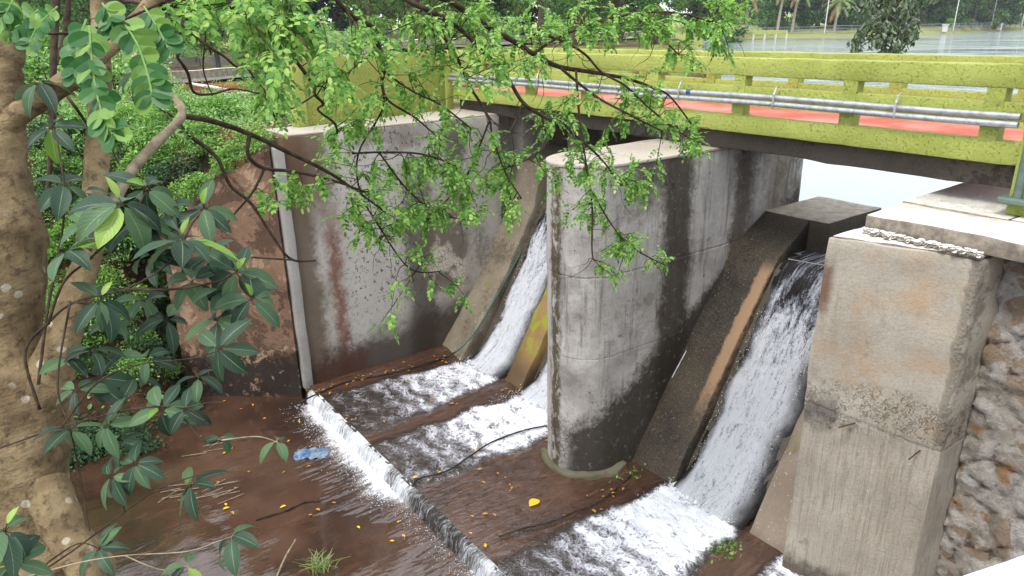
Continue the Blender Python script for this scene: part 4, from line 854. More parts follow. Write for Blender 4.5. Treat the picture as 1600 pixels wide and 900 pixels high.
CL = [(400, 25, 50, 32, 3.0, 6), (468, 28, 40, 40, 3.0, 6), (500, 85, 28, 28, 3.2, 3), (440, 105, 32, 32, 3.1, 4), (392, 85, 28, 28, 3.2, 2), (330, 12, 40, 20, 3.4, 3), (270, 30, 30, 20, 3.0, 2),
 (560, 35, 46, 36, 4.5, 4), (600, 105, 38, 38, 4.8, 3), (640, 28, 38, 28, 4.8, 4), (690, 58, 42, 36, 5.0, 4), (545, 160, 52, 32, 5.0, 5), (620, 150, 46, 36, 5.2, 4), (500, 128, 42, 36, 4.6, 4), (570, 195, 46, 25, 5.0, 4), (665, 115, 40, 30, 5.2, 3), (455, 175, 40, 30, 4.6, 2),
 (720, 18, 46, 22, 5.2, 5), (780, 108, 28, 30, 4.7, 6), (760, 38, 38, 28, 5.2, 4), (830, 36, 46, 30, 5.8, 6), (850, 88, 38, 26, 5.8, 3), (900, 38, 46, 34, 6.0, 6), (960, 28, 46, 30, 6.2, 6), (1020, 28, 42, 30, 6.4, 7), (1078, 42, 36, 40, 6.5, 8), (1128, 36, 24, 36, 6.5, 6), (1050, 85, 32, 16, 6.5, 3), (1138, 92, 8, 12, 6.5, 1), (1150, 10, 20, 16, 6.5, 3),
 (700, 195, 36, 26, 5.5, 5), (740, 228, 46, 36, 5.6, 5), (690, 258, 36, 30, 5.6, 5), (640, 262, 36, 22, 5.4, 4), (600, 288, 36, 22, 5.3, 4), (540, 288, 46, 16, 5.2, 2), (480, 300, 34, 20, 5.0, 3), (440, 308, 26, 20, 4.8, 2), (560, 350, 34, 22, 5.4, 5), (620, 336, 36, 26, 5.5, 6), (680, 328, 36, 30, 5.6, 6), (722, 306, 32, 26, 5.7, 5), (650, 385, 20, 20, 5.5, 2), (770, 286, 34, 34, 5.8, 5), (800, 240, 36, 26, 5.9, 3), (795, 330, 20, 16, 5.8, 2), (695, 460, 22, 8, 5.6, 1), (592, 500, 22, 10, 5.5, 1), (520, 240, 40, 25, 5.0, 2),
 (850, 200, 36, 26, 6.0, 3), (900, 160, 36, 26, 6.2, 3), (960, 178, 36, 26, 6.4, 4), (1000, 148, 40, 20, 6.5, 6), (1048, 188, 38, 24, 6.7, 7), (1084, 222, 18, 18, 6.8, 4), (900, 248, 34, 34, 6.2, 5), (950, 268, 38, 34, 6.3, 6), (1000, 286, 34, 26, 6.5, 5), (930, 328, 30, 30, 6.3, 5), (980, 378, 34, 18, 6.4, 5), (1022, 402, 16, 10, 6.5, 2), (960, 428, 12, 20, 6.4, 2), (872, 288, 20, 26, 6.1, 2)]
for (u, v, ru, rv, d, k) in CL:
    cen = pt(u, v, d)
    for _ in range(int(k*1.5+.5)):
        tu, tv = u+R.gauss(0, .6)*ru, v+R.gauss(0, .6)*rv
        tgt = pt(tu, tv, d+R.gauss(0, .18)); best = sorted(nodes, key=lambda n_: (n_[0]-tgt).length+R.random()*.15)[0]
        a, bi = best; L = (tgt-a).length
        if L > 1.1: a = tgt+(a-tgt).normalized()*R.uniform(.5, .9)*1.1 if bi != 9 else a
        mid = (a+tgt)*.5+rnd_unit()*L*.15+Vector((0, 0, .08*L)); tw = [Vector(q) for q in spline([tuple(a), tuple(mid), tuple(tgt)], 5)]
        TW[bi].tube(tw, lsp(.0045, .0018, len(tw)), 4, caps=False, mi=1)
        m = len(tw); dirn = (tgt-mid).normalized()
        for f in range(R.randint(4, 6)):
            q = tw[min(m-1, int(m*R.uniform(.4, 1.0)))]
            fd = (dirn*.5+rnd_unit()*.8+Vector((0, 0, -.15))); frond(FOL[bi], q, fd, R.uniform(.11, .17), R.randint(4, 7), R.uniform(.032, .045), R.uniform(.019, .027), .7, stem=None)
for i in FOL:
    if FOL[i].v: build('foliage', FOL[i], [M['pinnate'], M['twig']], B[i])
# bare twigs tangled under the boughs
R.seed(5); mb = MB()
for i in range(130):
    a, bi = R.choice([q for q in nodes if q[1] in (1, 2, 3)]); d = Vector((R.gauss(0, .5), R.gauss(0, .5), -R.random()))
    p = [a]
    for k in range(5): d = (d+rnd_unit()*.5).normalized(); p.append(p[-1]+d*R.uniform(.05, .12))
    mb.tube([tuple(q) for q in spline([tuple(q) for q in p], 3)], lsp(.0038, .0014, 16), 4, caps=False)
build('twigs', mb, M['twig'], tree)
# large close leaves of the same kind
R.seed(21)
def ovalx(mb, base, d, nrm, L, W, mi=0):
    s = d.cross(nrm).normalized(); nrm = s.cross(d).normalized(); vs = [base+d*(.5*L)]; cu = R.uniform(-.15, .25)
    for i in range(16):
        a = 2*PI*i/16; x_ = .5-.5*math.cos(a); y_ = .5*math.sin(a)*(1.05-.12*math.cos(a)); vs.append(base+d*(x_*L)+s*(y_*W)+nrm*(abs(y_)*.22*W-cu*x_*x_*L))
    mb.q(vs, [(0, 1+i, 1+(i+1) % 16) for i in range(16)], mi=mi)
def closefrond(pxs, d0, lw, n_, spread=1.0):
    mb = MB(); n_ += 1; lw *= .95
    S = spline([tuple(pt(u, v, d0)) for u, v in pxs], n_); S = [Vector(s) for s in S]; mb.tube(S, .003, 5, caps=False, mi=1)
    for i in range(1, len(S)):
        dd = (S[i]-S[i-1]).normalized(); sd = dd.cross(FW).normalized()
        for s in (1, -1):
            ovalx(mb, S[i], (sd*s*spread+dd*.55+rnd_unit()*.25).normalized(), (-FW+rnd_unit()*.5).normalized(), lw*R.uniform(.85, 1.15), lw*.68)
    build('leaf_spray', mb, [M['nearpin'], M['bush2']], tree)
closefrond([(140, 40), (143, 90), (150, 140), (162, 185), (176, 210)], 1.75, .052, 2, .55)
closefrond([(135, 30), (120, 75), (118, 120)], 1.8, .05, 2, .8)
closefrond([(190, 30), (215, 70), (232, 120), (238, 150)], 1.8, .055, 2, 1.0)
closefrond([(225, 10), (250, 50), (262, 75)], 1.85, .05, 2, 1.0); closefrond([(160, 5), (172, 25), (176, 45)], 1.8, .05, 2, .8)
closefrond([(60, 15), (30, 40), (10, 45)], 2.4, .05, 3, 1.0); closefrond([(90, 10), (60, 40), (45, 70)], 2.6, .05, 3, 1.0); closefrond([(20, 0), (10, 20), (0, 30)], 2.3, .05, 3, 1.0)
bough('branch', [(-40, 48, 8, 2.9), (40, 52, 5, 2.9), (120, 50, 4, 3.0), (200, 28, 4, 3.1), (300, -20, 4, 3.2)], tree, M['twig'], 6, .1)
for px in ([(90, -20, 12, 4.6), (84, 80, 11, 4.6), (82, 180, 10, 4.6), (78, 260, 8, 4.6), (72, 330, 7, 4.6)], [(108, -10, 8, 4.8), (104, 40, 9, 4.8), (98, 65, 8, 4.8), (88, 100, 6, 4.7)], [(100, 145, 5, 4.4), (118, 168, 5, 4.4), (138, 198, 4, 4.5), (150, 230, 3, 4.5)]): bough('branch', px, tree, M['twig'], 7, .15)
# ------------------------------------------------------------------ broad leaved shrubs in front of the tree
def shrub(label, rosettes, stems, D, rad=4.0, seed=1, stemmat='twig', loc=None):
    R.seed(seed); t = empty('broadleaf_shrub', loc or tuple(pt(stems[0][0][0], stems[0][0][1], D)), label, 'shrub', 'broad leaved shrubs by the tree')
    lf, sm_ = MB(), MB()
    for s in stems:
        S = spline([tuple(pt(p[0], p[1], D+(p[2] if len(p) > 2 else 0))) for p in s], 6); sm_.tube(S, lsp(rad/F*D*.5, rad/F*D*.22, len(S)), 6, jit=.1)
    for (u, v, L, k, *o) in rosettes:
        c = pt(u, v, D+(o[0] if o else 0)); ax = (Vector((0, 0, 1))*.8-FW*.35+rnd_unit()*.5).normalized(); e = ax.orthogonal().normalized(); e2 = ax.cross(e)
        LL = L*1.04/F*D; a0 = R.uniform(0, 6)
        for i in range(k):
            a = a0+i*2.4+R.uniform(-.2, .2); out = e*math.cos(a)+e2*math.sin(a); tilt = R.uniform(-.6, .25)
            dd = (out+ax*tilt).normalized(); young = (i >= k-1 and k > 6)
            l_ = LL*R.uniform(.75, 1.1)*(.45 if young else 1)
            if young: dd = (out*.4+ax).normalized()
            base = c+dd*LL*.10+ax*LL*(.08*(i/k))
            sm_.tube([c, base], .0018, 4, caps=False); bigleaf(lf, base, dd, (ax+out*-.2).normalized(), l_, l_*R.uniform(.36, .48), R.uniform(.4, 1.15), 1 if young or R.random() < .04 else 0)
    build('foliage', lf, [M['bigleaf'], M['young']], t, smooth=0, uvs=True); build('stems', sm_, M[stemmat], t, smooth=0)
    return t
shrub('tall dark green broad leaved shrub in front of the trunk and stem',
 [(190, 320, 78, 9), (228, 295, 70, 8, .2), (284, 378, 78, 9), (319, 325, 66, 7, .3), (156, 470, 62, 7), (240, 400, 66, 6, .1), (370, 425, 66, 8, .2), (393, 468, 58, 7, .1), (215, 350, 70, 7, .2), (260, 330, 66, 6, .3), (105, 395, 60, 6), (100, 290, 66, 6, .3), (300, 440, 66, 6, .2), (340, 500, 60, 6, .2), (225, 470, 60, 5, .3), (140, 350, 60, 5, .2), (330, 400, 60, 6, .3), (80, 200, 60, 6, .5), (60, 130, 70, 6, .5), (215, 110, 60, 4, .6), (180, 500, 50, 5, .2), (260, 500, 55, 5, .3), (130, 300, 60, 5, .4), (345, 455, 55, 6, .2)],
 [[(62, 640), (39, 552, -.05), (75, 505), (117, 472), (195, 452), (257, 417), (284, 382)], [(75, 507), (100, 440), (150, 395), (190, 328)], [(195, 452), (270, 452), (340, 440), (370, 428), (393, 470)], [(150, 395), (200, 345), (228, 300, .2)], [(284, 382), (300, 350, .2), (319, 328, .3)], [(117, 472), (140, 475), (156, 476)], [(60, 600), (75, 480, .2), (95, 380, .3), (100, 295, .3), (85, 200, .5), (62, 130, .5)]], 3.15, 5.0, 31, loc=(-.1, 3.1, -2.6))
shrub('lower dark leaved shrub with long thin stems reaching over the brown stream',
 [(253, 640, 60, 8), (167, 665, 52, 6), (155, 590, 56, 6, .2), (144, 550, 54, 6, .2), (175, 745, 46, 7), (212, 725, 46, 6), (300, 758, 50, 7), (342, 545, 58, 6), (156, 858, 44, 6), (110, 672, 50, 6), (210, 590, 52, 5, .3), (290, 640, 42, 4), (346, 686, 36, 3), (120, 610, 50, 5, .1), (190, 690, 44, 5, .1), (230, 560, 50, 5, .3), (310, 590, 45, 4, .3), (105, 560, 50, 5, .2)],
 [[(-30, 712), (0, 700), (97, 667), (214, 638), (288, 638), (318, 655), (331, 675)], [(288, 638), (320, 630), (350, 628)], [(20, 920), (100, 870), (195, 800), (241, 768), (290, 748), (335, 737)], [(214, 638), (253, 640)], [(97, 667), (150, 600), (215, 570), (300, 560), (342, 548)], [(195, 800), (185, 770), (175, 748)], [(241, 768), (270, 762), (300, 760)], [(60, 890), (120, 850), (156, 858)], [(288, 655), (320, 690), (346, 688), (420, 684)], [(110, 470), (90, 600), (110, 672), (128, 760), (140, 830)]], 3.0, 3.4, 37, loc=(-.1, 3.0, -2.8))
shrub('single three leaved sprig hanging low over the stream at the bottom left', [(362, 838, 62, 4), (292, 885, 46, 4), (432, 690, 38, 3)], [[(30, 905), (120, 880), (195, 868), (290, 862), (340, 846), (362, 838)], [(195, 868), (250, 890), (292, 886)], [(346, 688), (400, 682), (432, 690)]], 2.8, 2.4, 41, 'palebark', loc=(-.1, 2.8, -2.8))
shrub('cluster of big pale green leaves in the bottom left corner', [(8, 830, 78, 7), (20, 880, 60, 7)], [[(10, 960), (12, 900), (8, 832)]], 2.2, 5, 43, loc=(-.1, 2.2, -2.5))
# ------------------------------------------------------------------ bushes and ground cover on the left bank
def bushmesh(seed, n_, rx_, rz_, leaf, mats, shape='round', stems=8):
    R.seed(seed); mb = MB()
    lobes = [(Vector((R.uniform(-.6, .6)*rx_, R.uniform(-.6, .6)*rx_, R.uniform(.3, .85)*rz_)), R.uniform(.3, .55)) for _ in range(9)]
    for i in range(n_):
        c, s = R.choice(lobes); v = rnd_unit(); v.z = abs(v.z)*.9-.15; rr = s*(R.random()**.35)
        p = c+Vector((v.x*rx_*rr, v.y*rx_*rr, v.z*rz_*rr)); d = (v+rnd_unit()*.7+Vector((0, 0, -.2))).normalized(); nr = (Vector((0, 0, 1))+rnd_unit()*.6).normalized()
        if abs(d.dot(nr)) > .95: continue
        l_ = leaf*R.uniform(.6, 1.25); oval(mb, p, d, nr, l_, l_*.6, mi=0)
    for i in range(stems):
        c, s = R.choice(lobes); b = Vector((c.x*.25, c.y*.25, -.15)); mb.tube(spline([tuple(b), tuple(b*.4+c*.6+rnd_unit()*.1*rx_), tuple(c+Vector((0, 0, rz_*.2)))], 4), lsp(.012*rx_/.6, .004, 9), 5, mi=1)
    me = bpy.data.meshes.new('bush'); me.from_pydata(mb.v, [], mb.f); me.polygons.foreach_set('material_index', mb.mi)
    for m in mats: me.materials.append(m)
    return me
BM = [bushmesh(51, 900, .75, .75, .075, [M['bush'], M['twig']]), bushmesh(52, 800, .8, .6, .06, [M['bush2'], M['twig']]), bushmesh(53, 700, .6, .9, .10, [M['bush'], M['twig']]), bushmesh(54, 800, .7, .6, .08, [M['darkbush'], M['twig']]), bushmesh(55, 700, .9, .5, .05, [M['bush2'], M['twig']])]
LBL = {0: 'leafy light green bush growing on the left bank', 1: 'low pale green bush growing on the left bank', 2: 'tall bright green bush with larger leaves on the left bank', 3: 'dark green bush in the shade low on the left bank', 4: 'spreading pale green weed bush on the left bank'}
R.seed(77)
def putbush(k, x, y, s, z=None):
    o = bpy.data.objects.new('bush', BM[k]); COL.objects.link(o); o.location = (x, y, (height(x, y) if z is None else z)-.05*s); o.rotation_euler = (R.uniform(-.2, .2), R.uniform(-.2, .2), R.uniform(0, 6.3)); o.scale = (s*R.uniform(.85, 1.15), s*R.uniform(.85, 1.15), s*R.uniform(.8, 1.2))
    tag(o, LBL[k], 'bush', 'bushes on the left bank'); return o
def sitting(u, v, dz=.1):   # where a sight line meets the ground
    r = ray(u, v); s = 3.0
    for _ in range(900):
        p = CAM+r*s
        if p.z < height(p.x, p.y)+dz: return p
        s += .05
    return p
QD = sitting(345, 142, .05); QD.z = 0
def near_heap(x, y, k=1.0): return ((x-QD.x)/1.3)**2+((y-QD.y)/3.6)**2 < k
n_b = 0
while n_b < 60:
    x, y = R.uniform(-1.5, 4.6), R.choice((R.uniform(13, 18), R.uniform(13.0, 21.0)))
    if y < toe(x)+.25 or (2.2 < x < 4.1 and y < toe(x)+.45) or (x > 4.1 and y < 14.6): continue
    if near_heap(x, y, 2.2): continue
    hz = height(x, y)
    k = R.choice((3, 3, 0)) if hz < -3.4 else R.choice((0, 0, 1, 2, 3, 4, 4, 1))
    if x > 2.6 and y > 14.5 and R.random() < .6: k = R.choice((1, 4))
    putbush(k, x, y, R.uniform(.5, 1.0)*(1.0 if y < 17.5 else .9)); n_b += 1
for i in range(32):
    x, y = R.uniform(3.5, 13), R.uniform(17, 36)
    if near_heap(x, y, 2.2): continue
    putbush(R.choice((0, 1, 4, 4)), x, y, R.uniform(.7, 1.3))
for i in range(150):   # weeds and bushes crowding the slope
    u, v = R.uniform(60, 345), R.uniform(185, 600); q = sitting(u, v, .02)
    if near_heap(q.x, q.y, 2.5) or q.y < toe(q.x)+.2 or q.y > 24 or q.z > 0.3 or q.x > 4.4: continue
    if 2.2 < q.x < 4.1 and q.y < toe(q.x)+.35: continue
    k = R.choice((3, 3, 0, 0)) if q.z < -3.2 else R.choice((0, 1, 2, 4, 0, 3)); putbush(k, q.x, q.y, R.uniform(.45, .8))
for i in range(34):   # taller growth closing the view towards the path
    u, v = R.uniform(50, 330), R.uniform(62, 165); q = sitting(u, v, .02); s_ = (q-CAM).length
    if near_heap(q.x, q.y, 2.5) or s_ > 45 or (230 < u < 420 and 105 < v < 200): continue
    putbush(R.choice((0, 1, 2, 0)), q.x, q.y, R.uniform(.9, 1.5)*max(.7, min(1.6, s_/17)))
for i in range(14):   # shaded foot of the bank by the stream
    x = R.uniform(-1.2, 2.3); putbush(3, x, toe(x)+R.uniform(-.1, .5), R.uniform(.5, .8), -5.45)
for u, v, k, s in ((385, 575, 3, .28), (310, 590, 3, .5), (430, 585, 0, .2)):
    q = onz(u, v, -5.3); putbush(k, q.x, q.y+.1, s, -5.3)
R.seed(19)
for i in range(16):   # thin saplings and vines standing on the bank
    u, v = R.uniform(60, 330), R.uniform(120, 420); q = sitting(u, v, .02)
    if q.y < toe(q.x)+.3 or q.x > 4.2 or (q-CAM).length > 26: continue
    t = empty('sapling', tuple(q), 'thin dark stemmed sapling with sparse bright leaves on the left bank', 'sapling', 'saplings on the left bank'); H = R.uniform(1.3, 3.2); mt, ml_ = MB(), MB(); d = Vector((R.gauss(0, .25), R.gauss(0, .25), 1)); P_ = [Vector(q)-Vector((0, 0, .1))]
    for k in range(6): d = (d.normalized()+rnd_unit()*.22); P_.append(P_[-1]+d.normalized()*H/6)
    S = [Vector(p) for p in spline([tuple(p) for p in P_], 4)]; mt.tube(S, lsp(.028, .008, len(S)), 6, jit=.2)
    for k in range(9):
        a = R.choice(S[8:]); b = a+(rnd_unit()+Vector((0, 0, .3))).normalized()*R.uniform(.3, .8); W_ = [Vector(p) for p in spline([tuple(a), tuple((a+b)/2+rnd_unit()*.1), tuple(b)], 4)]; mt.tube(W_, lsp(.010, .004, len(W_)), 4)
        for w_ in W_[3:]:
            for _ in range(3): dd = rnd_unit(); oval(ml_, w_, (dd+Vector((0, 0, -.2))).normalized(), (Vector((0, 0, 1))+rnd_unit()*.4).normalized() if abs(dd.z) < .8 else Vector((1, 0, 0)), R.uniform(.07, .13), .05)
    build('stem', mt, M['twig'], t, smooth=0); build('foliage', ml_, M['bush2'], t)
R.seed(71)
for i in range(15):   # plants leaning over the crest of the wing wall
    k = .12+.85*i/14; x, y = 4.0-1.75*k+.12, 12.6+1.45*k+.2; zt = -.45-1.5*k
    putbush(R.choice((0, 1, 2, 4)), x+R.gauss(0, .08), y+R.gauss(0, .1), R.uniform(.4, .6), zt+.12)
R.seed(9); mb = MB(); c_ = 0
while c_ < 12000:
    x, y = R.uniform(-2, 9), R.uniform(12.9, 30)
    if y < toe(x)+.1 or NZ.noise(Vector((x*.8, y*.8, 4))) < -.05 or near_heap(x, y, 1.3): continue
    if 2.2 < x < 4.1 and y < toe(x)+.5 or x > 4 and y < 13.9+max(0, (x-4.2)*.17): continue
    z = height(x, y)+R.random()**2*.25; d = rnd_unit(); d.z = abs(d.z)*.6; nr = (Vector((0, 0, 1))+rnd_unit()*.7).normalized()
    if abs(d.normalized().dot(nr)) > .93: continue
    l_ = R.uniform(.04, .12); oval(mb, Vector((x, y, z)), d.normalized(), nr, l_, l_*.6); c_ += 1
tag(build('ground_cover', mb, M['bush2']), 'low weeds and creepers covering the left bank', 'ground cover', kind='stuff')
R.seed(33)
for i in range(16):   # dead branches lying about the slope
    u, v = R.uniform(90, 400), R.uniform(130, 330); q = sitting(u, v, .12)
    if (q-CAM).length > 26 or 2.0 < q.x < 4.2 and q.y < toe(q.x)+.5: continue
    a = R.uniform(0, 6.3); L = R.uniform(.5, 1.5); d = Vector((math.cos(a), math.sin(a), R.uniform(-.1, .5))); mb = MB(); P_ = [q, q+d*L*.5+rnd_unit()*.1, q+d*L]; mb.tube(spline([tuple(p) for p in P_], 4), lsp(R.uniform(.015, .035), .008, 9), 6, jit=.2)
    mb.tube(spline([tuple(P_[1]), tuple(P_[1]+(d+rnd_unit()).normalized()*L*.35)], 4), .008, 5)
    tag(build('dead_branch', mb, M['palebark']), 'pale dead branch lying among the weeds on the left bank', 'branch', 'dead branches on the left bank')
# ------------------------------------------------------------------ debris on the bank
R.seed(13); mb = MB(); q0 = QD
for i in range(1500):
    x, y = q0.x+R.gauss(0, .8), q0.y+R.gauss(0, 2.4); d = rnd_unit(); d.z *= .3; l_ = R.uniform(.08, .3); z = height(x, y)+R.random()*.22
    oval(mb, Vector((x, y, z)), d.normalized(), Vector((0, 0, 1)), l_, .03)
for i in range(900):
    k = R.random(); x, y = 4.3+R.gauss(0, .25), 14.0+R.uniform(0, 1.4); d = rnd_unit(); d.z *= .2; l_ = R.uniform(.04, .14)
    oval(mb, Vector((x, y, height(x, y)+R.random()*.06+.02)), d.normalized(), Vector((0, 0, 1)), l_, .025)
tag(build('straw_litter', mb, M['straw']), 'reddish dry straw and leaf litter heaped behind the green parapet', 'straw', kind='stuff')
q = sitting(330, 136, .25); mb = MB(); mb.box(-.55, .55, -.25, .25, -.03, .03)
o = build('broken_board', mb, M['white'], bevel=.01, cut=.2, amp=.015); o.location = q; o.rotation_euler = (.15, .2, .5); tag(o, 'broken white board lying on the straw heap', 'board')
q = sitting(318, 171, .22); mb = MB(); vs = [(R.uniform(-.2, .2), R.uniform(-.17, .17), R.uniform(0, .16)) for _ in range(26)]
bmx = bmesh.new(); [bmx.verts.new(v) for v in vs]; bmesh.ops.convex_hull(bmx, input=bmx.verts); mex = bpy.data.meshes.new('w'); bmx.to_mesh(mex); bmx.free()
o = link('wrapper', mex, M['yellow']); o.location = q; tag(o, 'crumpled yellow and red wrapper thrown among the weeds', 'litter')
for (u, v, s, nm) in ((372, 148, .5, 'pale chipped rubble pieces lying right of the white board'),):
    q = sitting(u, v, .15); mb = MB()
    for i in range(26):
        c = Vector((R.gauss(0, .6), R.gauss(0, .5), .03)); r_ = R.uniform(.04, .13); mb.box(c.x-r_, c.x+r_, c.y-r_*.7, c.y+r_*.7, -.05, r_*.6)
    o = build('rubble', mb, M['slab'], bevel=.015); o.location = q; tag(o, nm, 'rubble', kind='stuff')
mb = MB(); P_ = [sitting(u, v, .15) for u, v in ((175, 150), (215, 130), (255, 120), (295, 114))]; mb.tube(spline([tuple(p) for p in P_], 6), .06, 8, jit=.2); tag(build('log', mb, M['palebark'], smooth=0), 'fallen pale log lying on the bank behind the branches', 'log')
mb = MB(); P_ = [pt(u, v, 15.5) for u, v in ((372, 276), (395, 262), (418, 243))]; mb.tube(spline([tuple(p) for p in P_], 6), lsp(.14, .10, 13), 9, jit=.25); tag(build('log', mb, M['straw'], smooth=0), 'short orange brown log beside the top of the stained wall', 'log')
# ------------------------------------------------------------------ things beyond the bank: path, walls, bollard, railing
def gz(x, y): return height(x, y)
def strip(name, pts, wd, zoff, mat, th=None):
    mb = MB()
    for i, (x, y) in enumerate(pts):
        a = Vector(pts[max(0, i-1)]+(0,)); b = Vector(pts[min(len(pts)-1, i+1)]+(0,)); n_ = (b-a).normalized(); n_ = Vector((-n_.y, n_.x, 0))
        for s in (-1, 1):
            px_, py_ = x+n_.x*wd*s/2, y+n_.y*wd*s/2; mb.v.append((px_, py_, gz(x, y)+zoff)); mb.uv.append((0, 0))
    for i in range(len(pts)-1): mb.f.append((2*i, 2*i+1, 2*i+3, 2*i+2)); mb.mi.append(0)
    o = build(name, mb, mat)
    if th: m_ = o.modifiers.new('thickness', 'SOLIDIFY'); m_.thickness = th
    return o
asph = plain('asphalt', '#6f6c68', .9, dark='#5c5956', scale=2)
S = [(q[0], q[1]) for q in spline([(2.5, 30), (8, 32.5), (14, 34), (24, 36), (40, 40), (60, 47)], 8)]
struct(strip('path', S, 2.6, .10, asph))
S2 = [(x-.3, y-1.55) for x, y in S if x > 5]
tag(strip('kerb', S2, .35, .24, M['slab'], .3), 'pale concrete kerb edging the grey path beyond the bank', 'kerb')
stonef = concrete('far_stone', '#7b736a', '#979087', dark='#4a433c', streak=.3, patch=.7)
def fwall(pts, h, th, label):
    mb = MB()
    for (x0, y0), (x1, y1) in zip(pts, pts[1:]):
        d = Vector((x1-x0, y1-y0, 0)).normalized(); n_ = Vector((-d.y, d.x, 0))*th/2; z0 = min(gz(x0, y0), gz(x1, y1))-.3; zt = (gz(x0, y0)+gz(x1, y1))/2+h
        mb.prism([(x0-n_.x, y0-n_.y), (x0+n_.x, y0+n_.y), (x1+n_.x, y1+n_.y), (x1-n_.x, y1-n_.y)][::-1], z0, zt)
    return tag(build('low_wall', mb, stonef), label, 'wall')
def at(u, v, d): p = pt(u, v, d); return (p.x, p.y)
fwall([at(232, 60, 42), at(300, 60, 43), at(362, 60, 44)], .55, .4, 'low grey wall beside the path behind the dark bollard')
fwall([at(498, 60, 52), at(560, 60, 53), at(640, 60, 54)], .75, .4, 'rough stone wall under the hedge left of the footbridge')
p = pt(337, 74, 38); z = gz(p.x, p.y); mb = MB(); mb.tube([(p.x, p.y, z), (p.x, p.y, z+.05), (p.x, p.y, z+.85), (p.x, p.y, z+.95), (p.x, p.y, z+1.0)], [.16, .13, .12, .14, .08], 14)
tag(build('bollard', mb, plain('dark_paint', '#23282c', .5), smooth=40), 'dark bollard standing on the path in front of the low grey wall', 'bollard')
steel = plain('steel_rail', '#8d969b', .5, dark='#737b80')
def fence(pts, h, post_every, bars, label, group=None, mat=None, pr=.03, rails=(1.0, .15), zf=None):
    t = empty('fence', (pts[0][0], pts[0][1], gz(*pts[0])), label, 'fence', group); mb, mp = MB(), MB(); zf = zf or gz
    for (x0, y0), (x1, y1) in zip(pts, pts[1:]):
        z0, z1 = zf(x0, y0), zf(x1, y1); L = math.hypot(x1-x0, y1-y0)
        for k in rails: mb.tube([(x0, y0, z0+h*k), (x1, y1, z1+h*k)], pr, 6)
        n_ = max(1, int(L/post_every))
        for i in range(n_+1): q = i/n_; mp.tube([(x0+(x1-x0)*q, y0+(y1-y0)*q, z0+(z1-z0)*q-.1), (x0+(x1-x0)*q, y0+(y1-y0)*q, z0+(z1-z0)*q+h*1.03)], pr*1.4, 6)
        if bars:
            m_ = int(L/bars)
            for i in range(m_): q = (i+.5)/m_; mb.tube([(x0+(x1-x0)*q, y0+(y1-y0)*q, z0+(z1-z0)*q+h*.15), (x0+(x1-x0)*q, y0+(y1-y0)*q, z0+(z1-z0)*q+h)], pr*.45, 4, caps=False)
    build('rails', mb, mat or steel, t); build('posts', mp, mat or steel, t); return t
fence([at(505, 50, 56), at(580, 50, 57), at(680, 50, 58)], 1.5, 2.5, .2, 'thin steel fence in front of the hedge left of the footbridge')
fence([at(296, 50, 50), at(325, 50, 50.5), at(360, 50, 51)], .9, 1.5, .18, 'short grey railing above the low wall by the path')
# ------------------------------------------------------------------ trees behind the footbridge
def crown(mb, lobes, n_, leaf, droop=.2, flat=.6):
    tot = sum(s**2 for _, s in lobes)
    for c, s in lobes:
        sub = [(rnd_unit(), R.uniform(.25, .5)) for _ in range(7)]
        for i in range(int(n_*s*s/tot)):
            v, q = R.choice(sub); w_ = rnd_unit(); p = c+v*s*.72+Vector((w_.x, w_.y, w_.z*flat))*s*q*R.random()**.4
            d = (rnd_unit()+Vector((0, 0, -droop))).normalized(); nr = (Vector((0, 0, 1))+rnd_unit()*.8).normalized()
            if abs(d.dot(nr)) > .93: continue
            l_ = leaf*R.uniform(.6, 1.3); oval(mb, p, d, nr, l_, l_*.55)
def treeproto(seed, H, trunk_r, crown_r, n_, leaf, lm, low=.35, lean=0.0):
    R.seed(seed); mt, mc = MB(), MB(); top = Vector((lean*H, 0, H*.62)); S = spline([(0, 0, -.6), (lean*H*.2, .05*H*.3, H*.2), (lean*H*.6, -.02*H, H*.42), tuple(top)], 5)
    mt.tube(S, [trunk_r*(1.35 if i < 2 else 1)*(1-.55*i/15) for i in range(len(S))], 10, jit=.15); lobes = []
    for i in range(9):
        a = i*2.4+R.random(); zz = H*(low+(.95-low)*R.random()); rr = crown_r*R.uniform(.35, .8)*(1.0 if zz < H*.8 else .6); c = Vector((lean*H*.8+rr*math.cos(a), rr*math.sin(a), zz)); lobes.append((c, crown_r*R.uniform(.35, .52)))
        b = Vector(S[R.randint(6, 14)]); mt.tube(spline([tuple(b), tuple(b*.5+c*.5+Vector((0, 0, .04*H))), tuple(c)], 4), lsp(trunk_r*.42, trunk_r*.12, 9), 6, jit=.1)
    lobes.append((top+Vector((0, 0, H*.2)), crown_r*.55)); crown(mc, lobes, n_, leaf)
    a = bpy.data.meshes.new('trunk'); a.from_pydata(mt.v, [], mt.f); a.materials.append(M['farbark']); a.shade_smooth()
    b = bpy.data.meshes.new('crown'); b.from_pydata(mc.v, [], mc.f); b.materials.append(lm); return a, b
def puttree(proto, x, y, s, label, group, rot=None, z=None):
    t = empty('tree', (x, y, (gz(x, y) if z is None else z)), label, 'tree', group); t.rotation_euler = (0, 0, R.uniform(0, 6.3) if rot is None else rot); sx = s*R.uniform(.9, 1.1); t.scale = (sx, sx, s*R.uniform(.92, 1.1))
    for nm, me in zip(('trunk', 'crown'), proto): o = bpy.data.objects.new(nm, me); COL.objects.link(o); o.parent = t
    return t
near = [treeproto(61, 8.5, .34, 3.6, 9000, .17, M['farleaf2'], .25, .06), treeproto(62, 9.5, .38, 3.8, 9000, .17, M['farleaf'], .28, -.05)]
G = 'trees behind the footbridge'
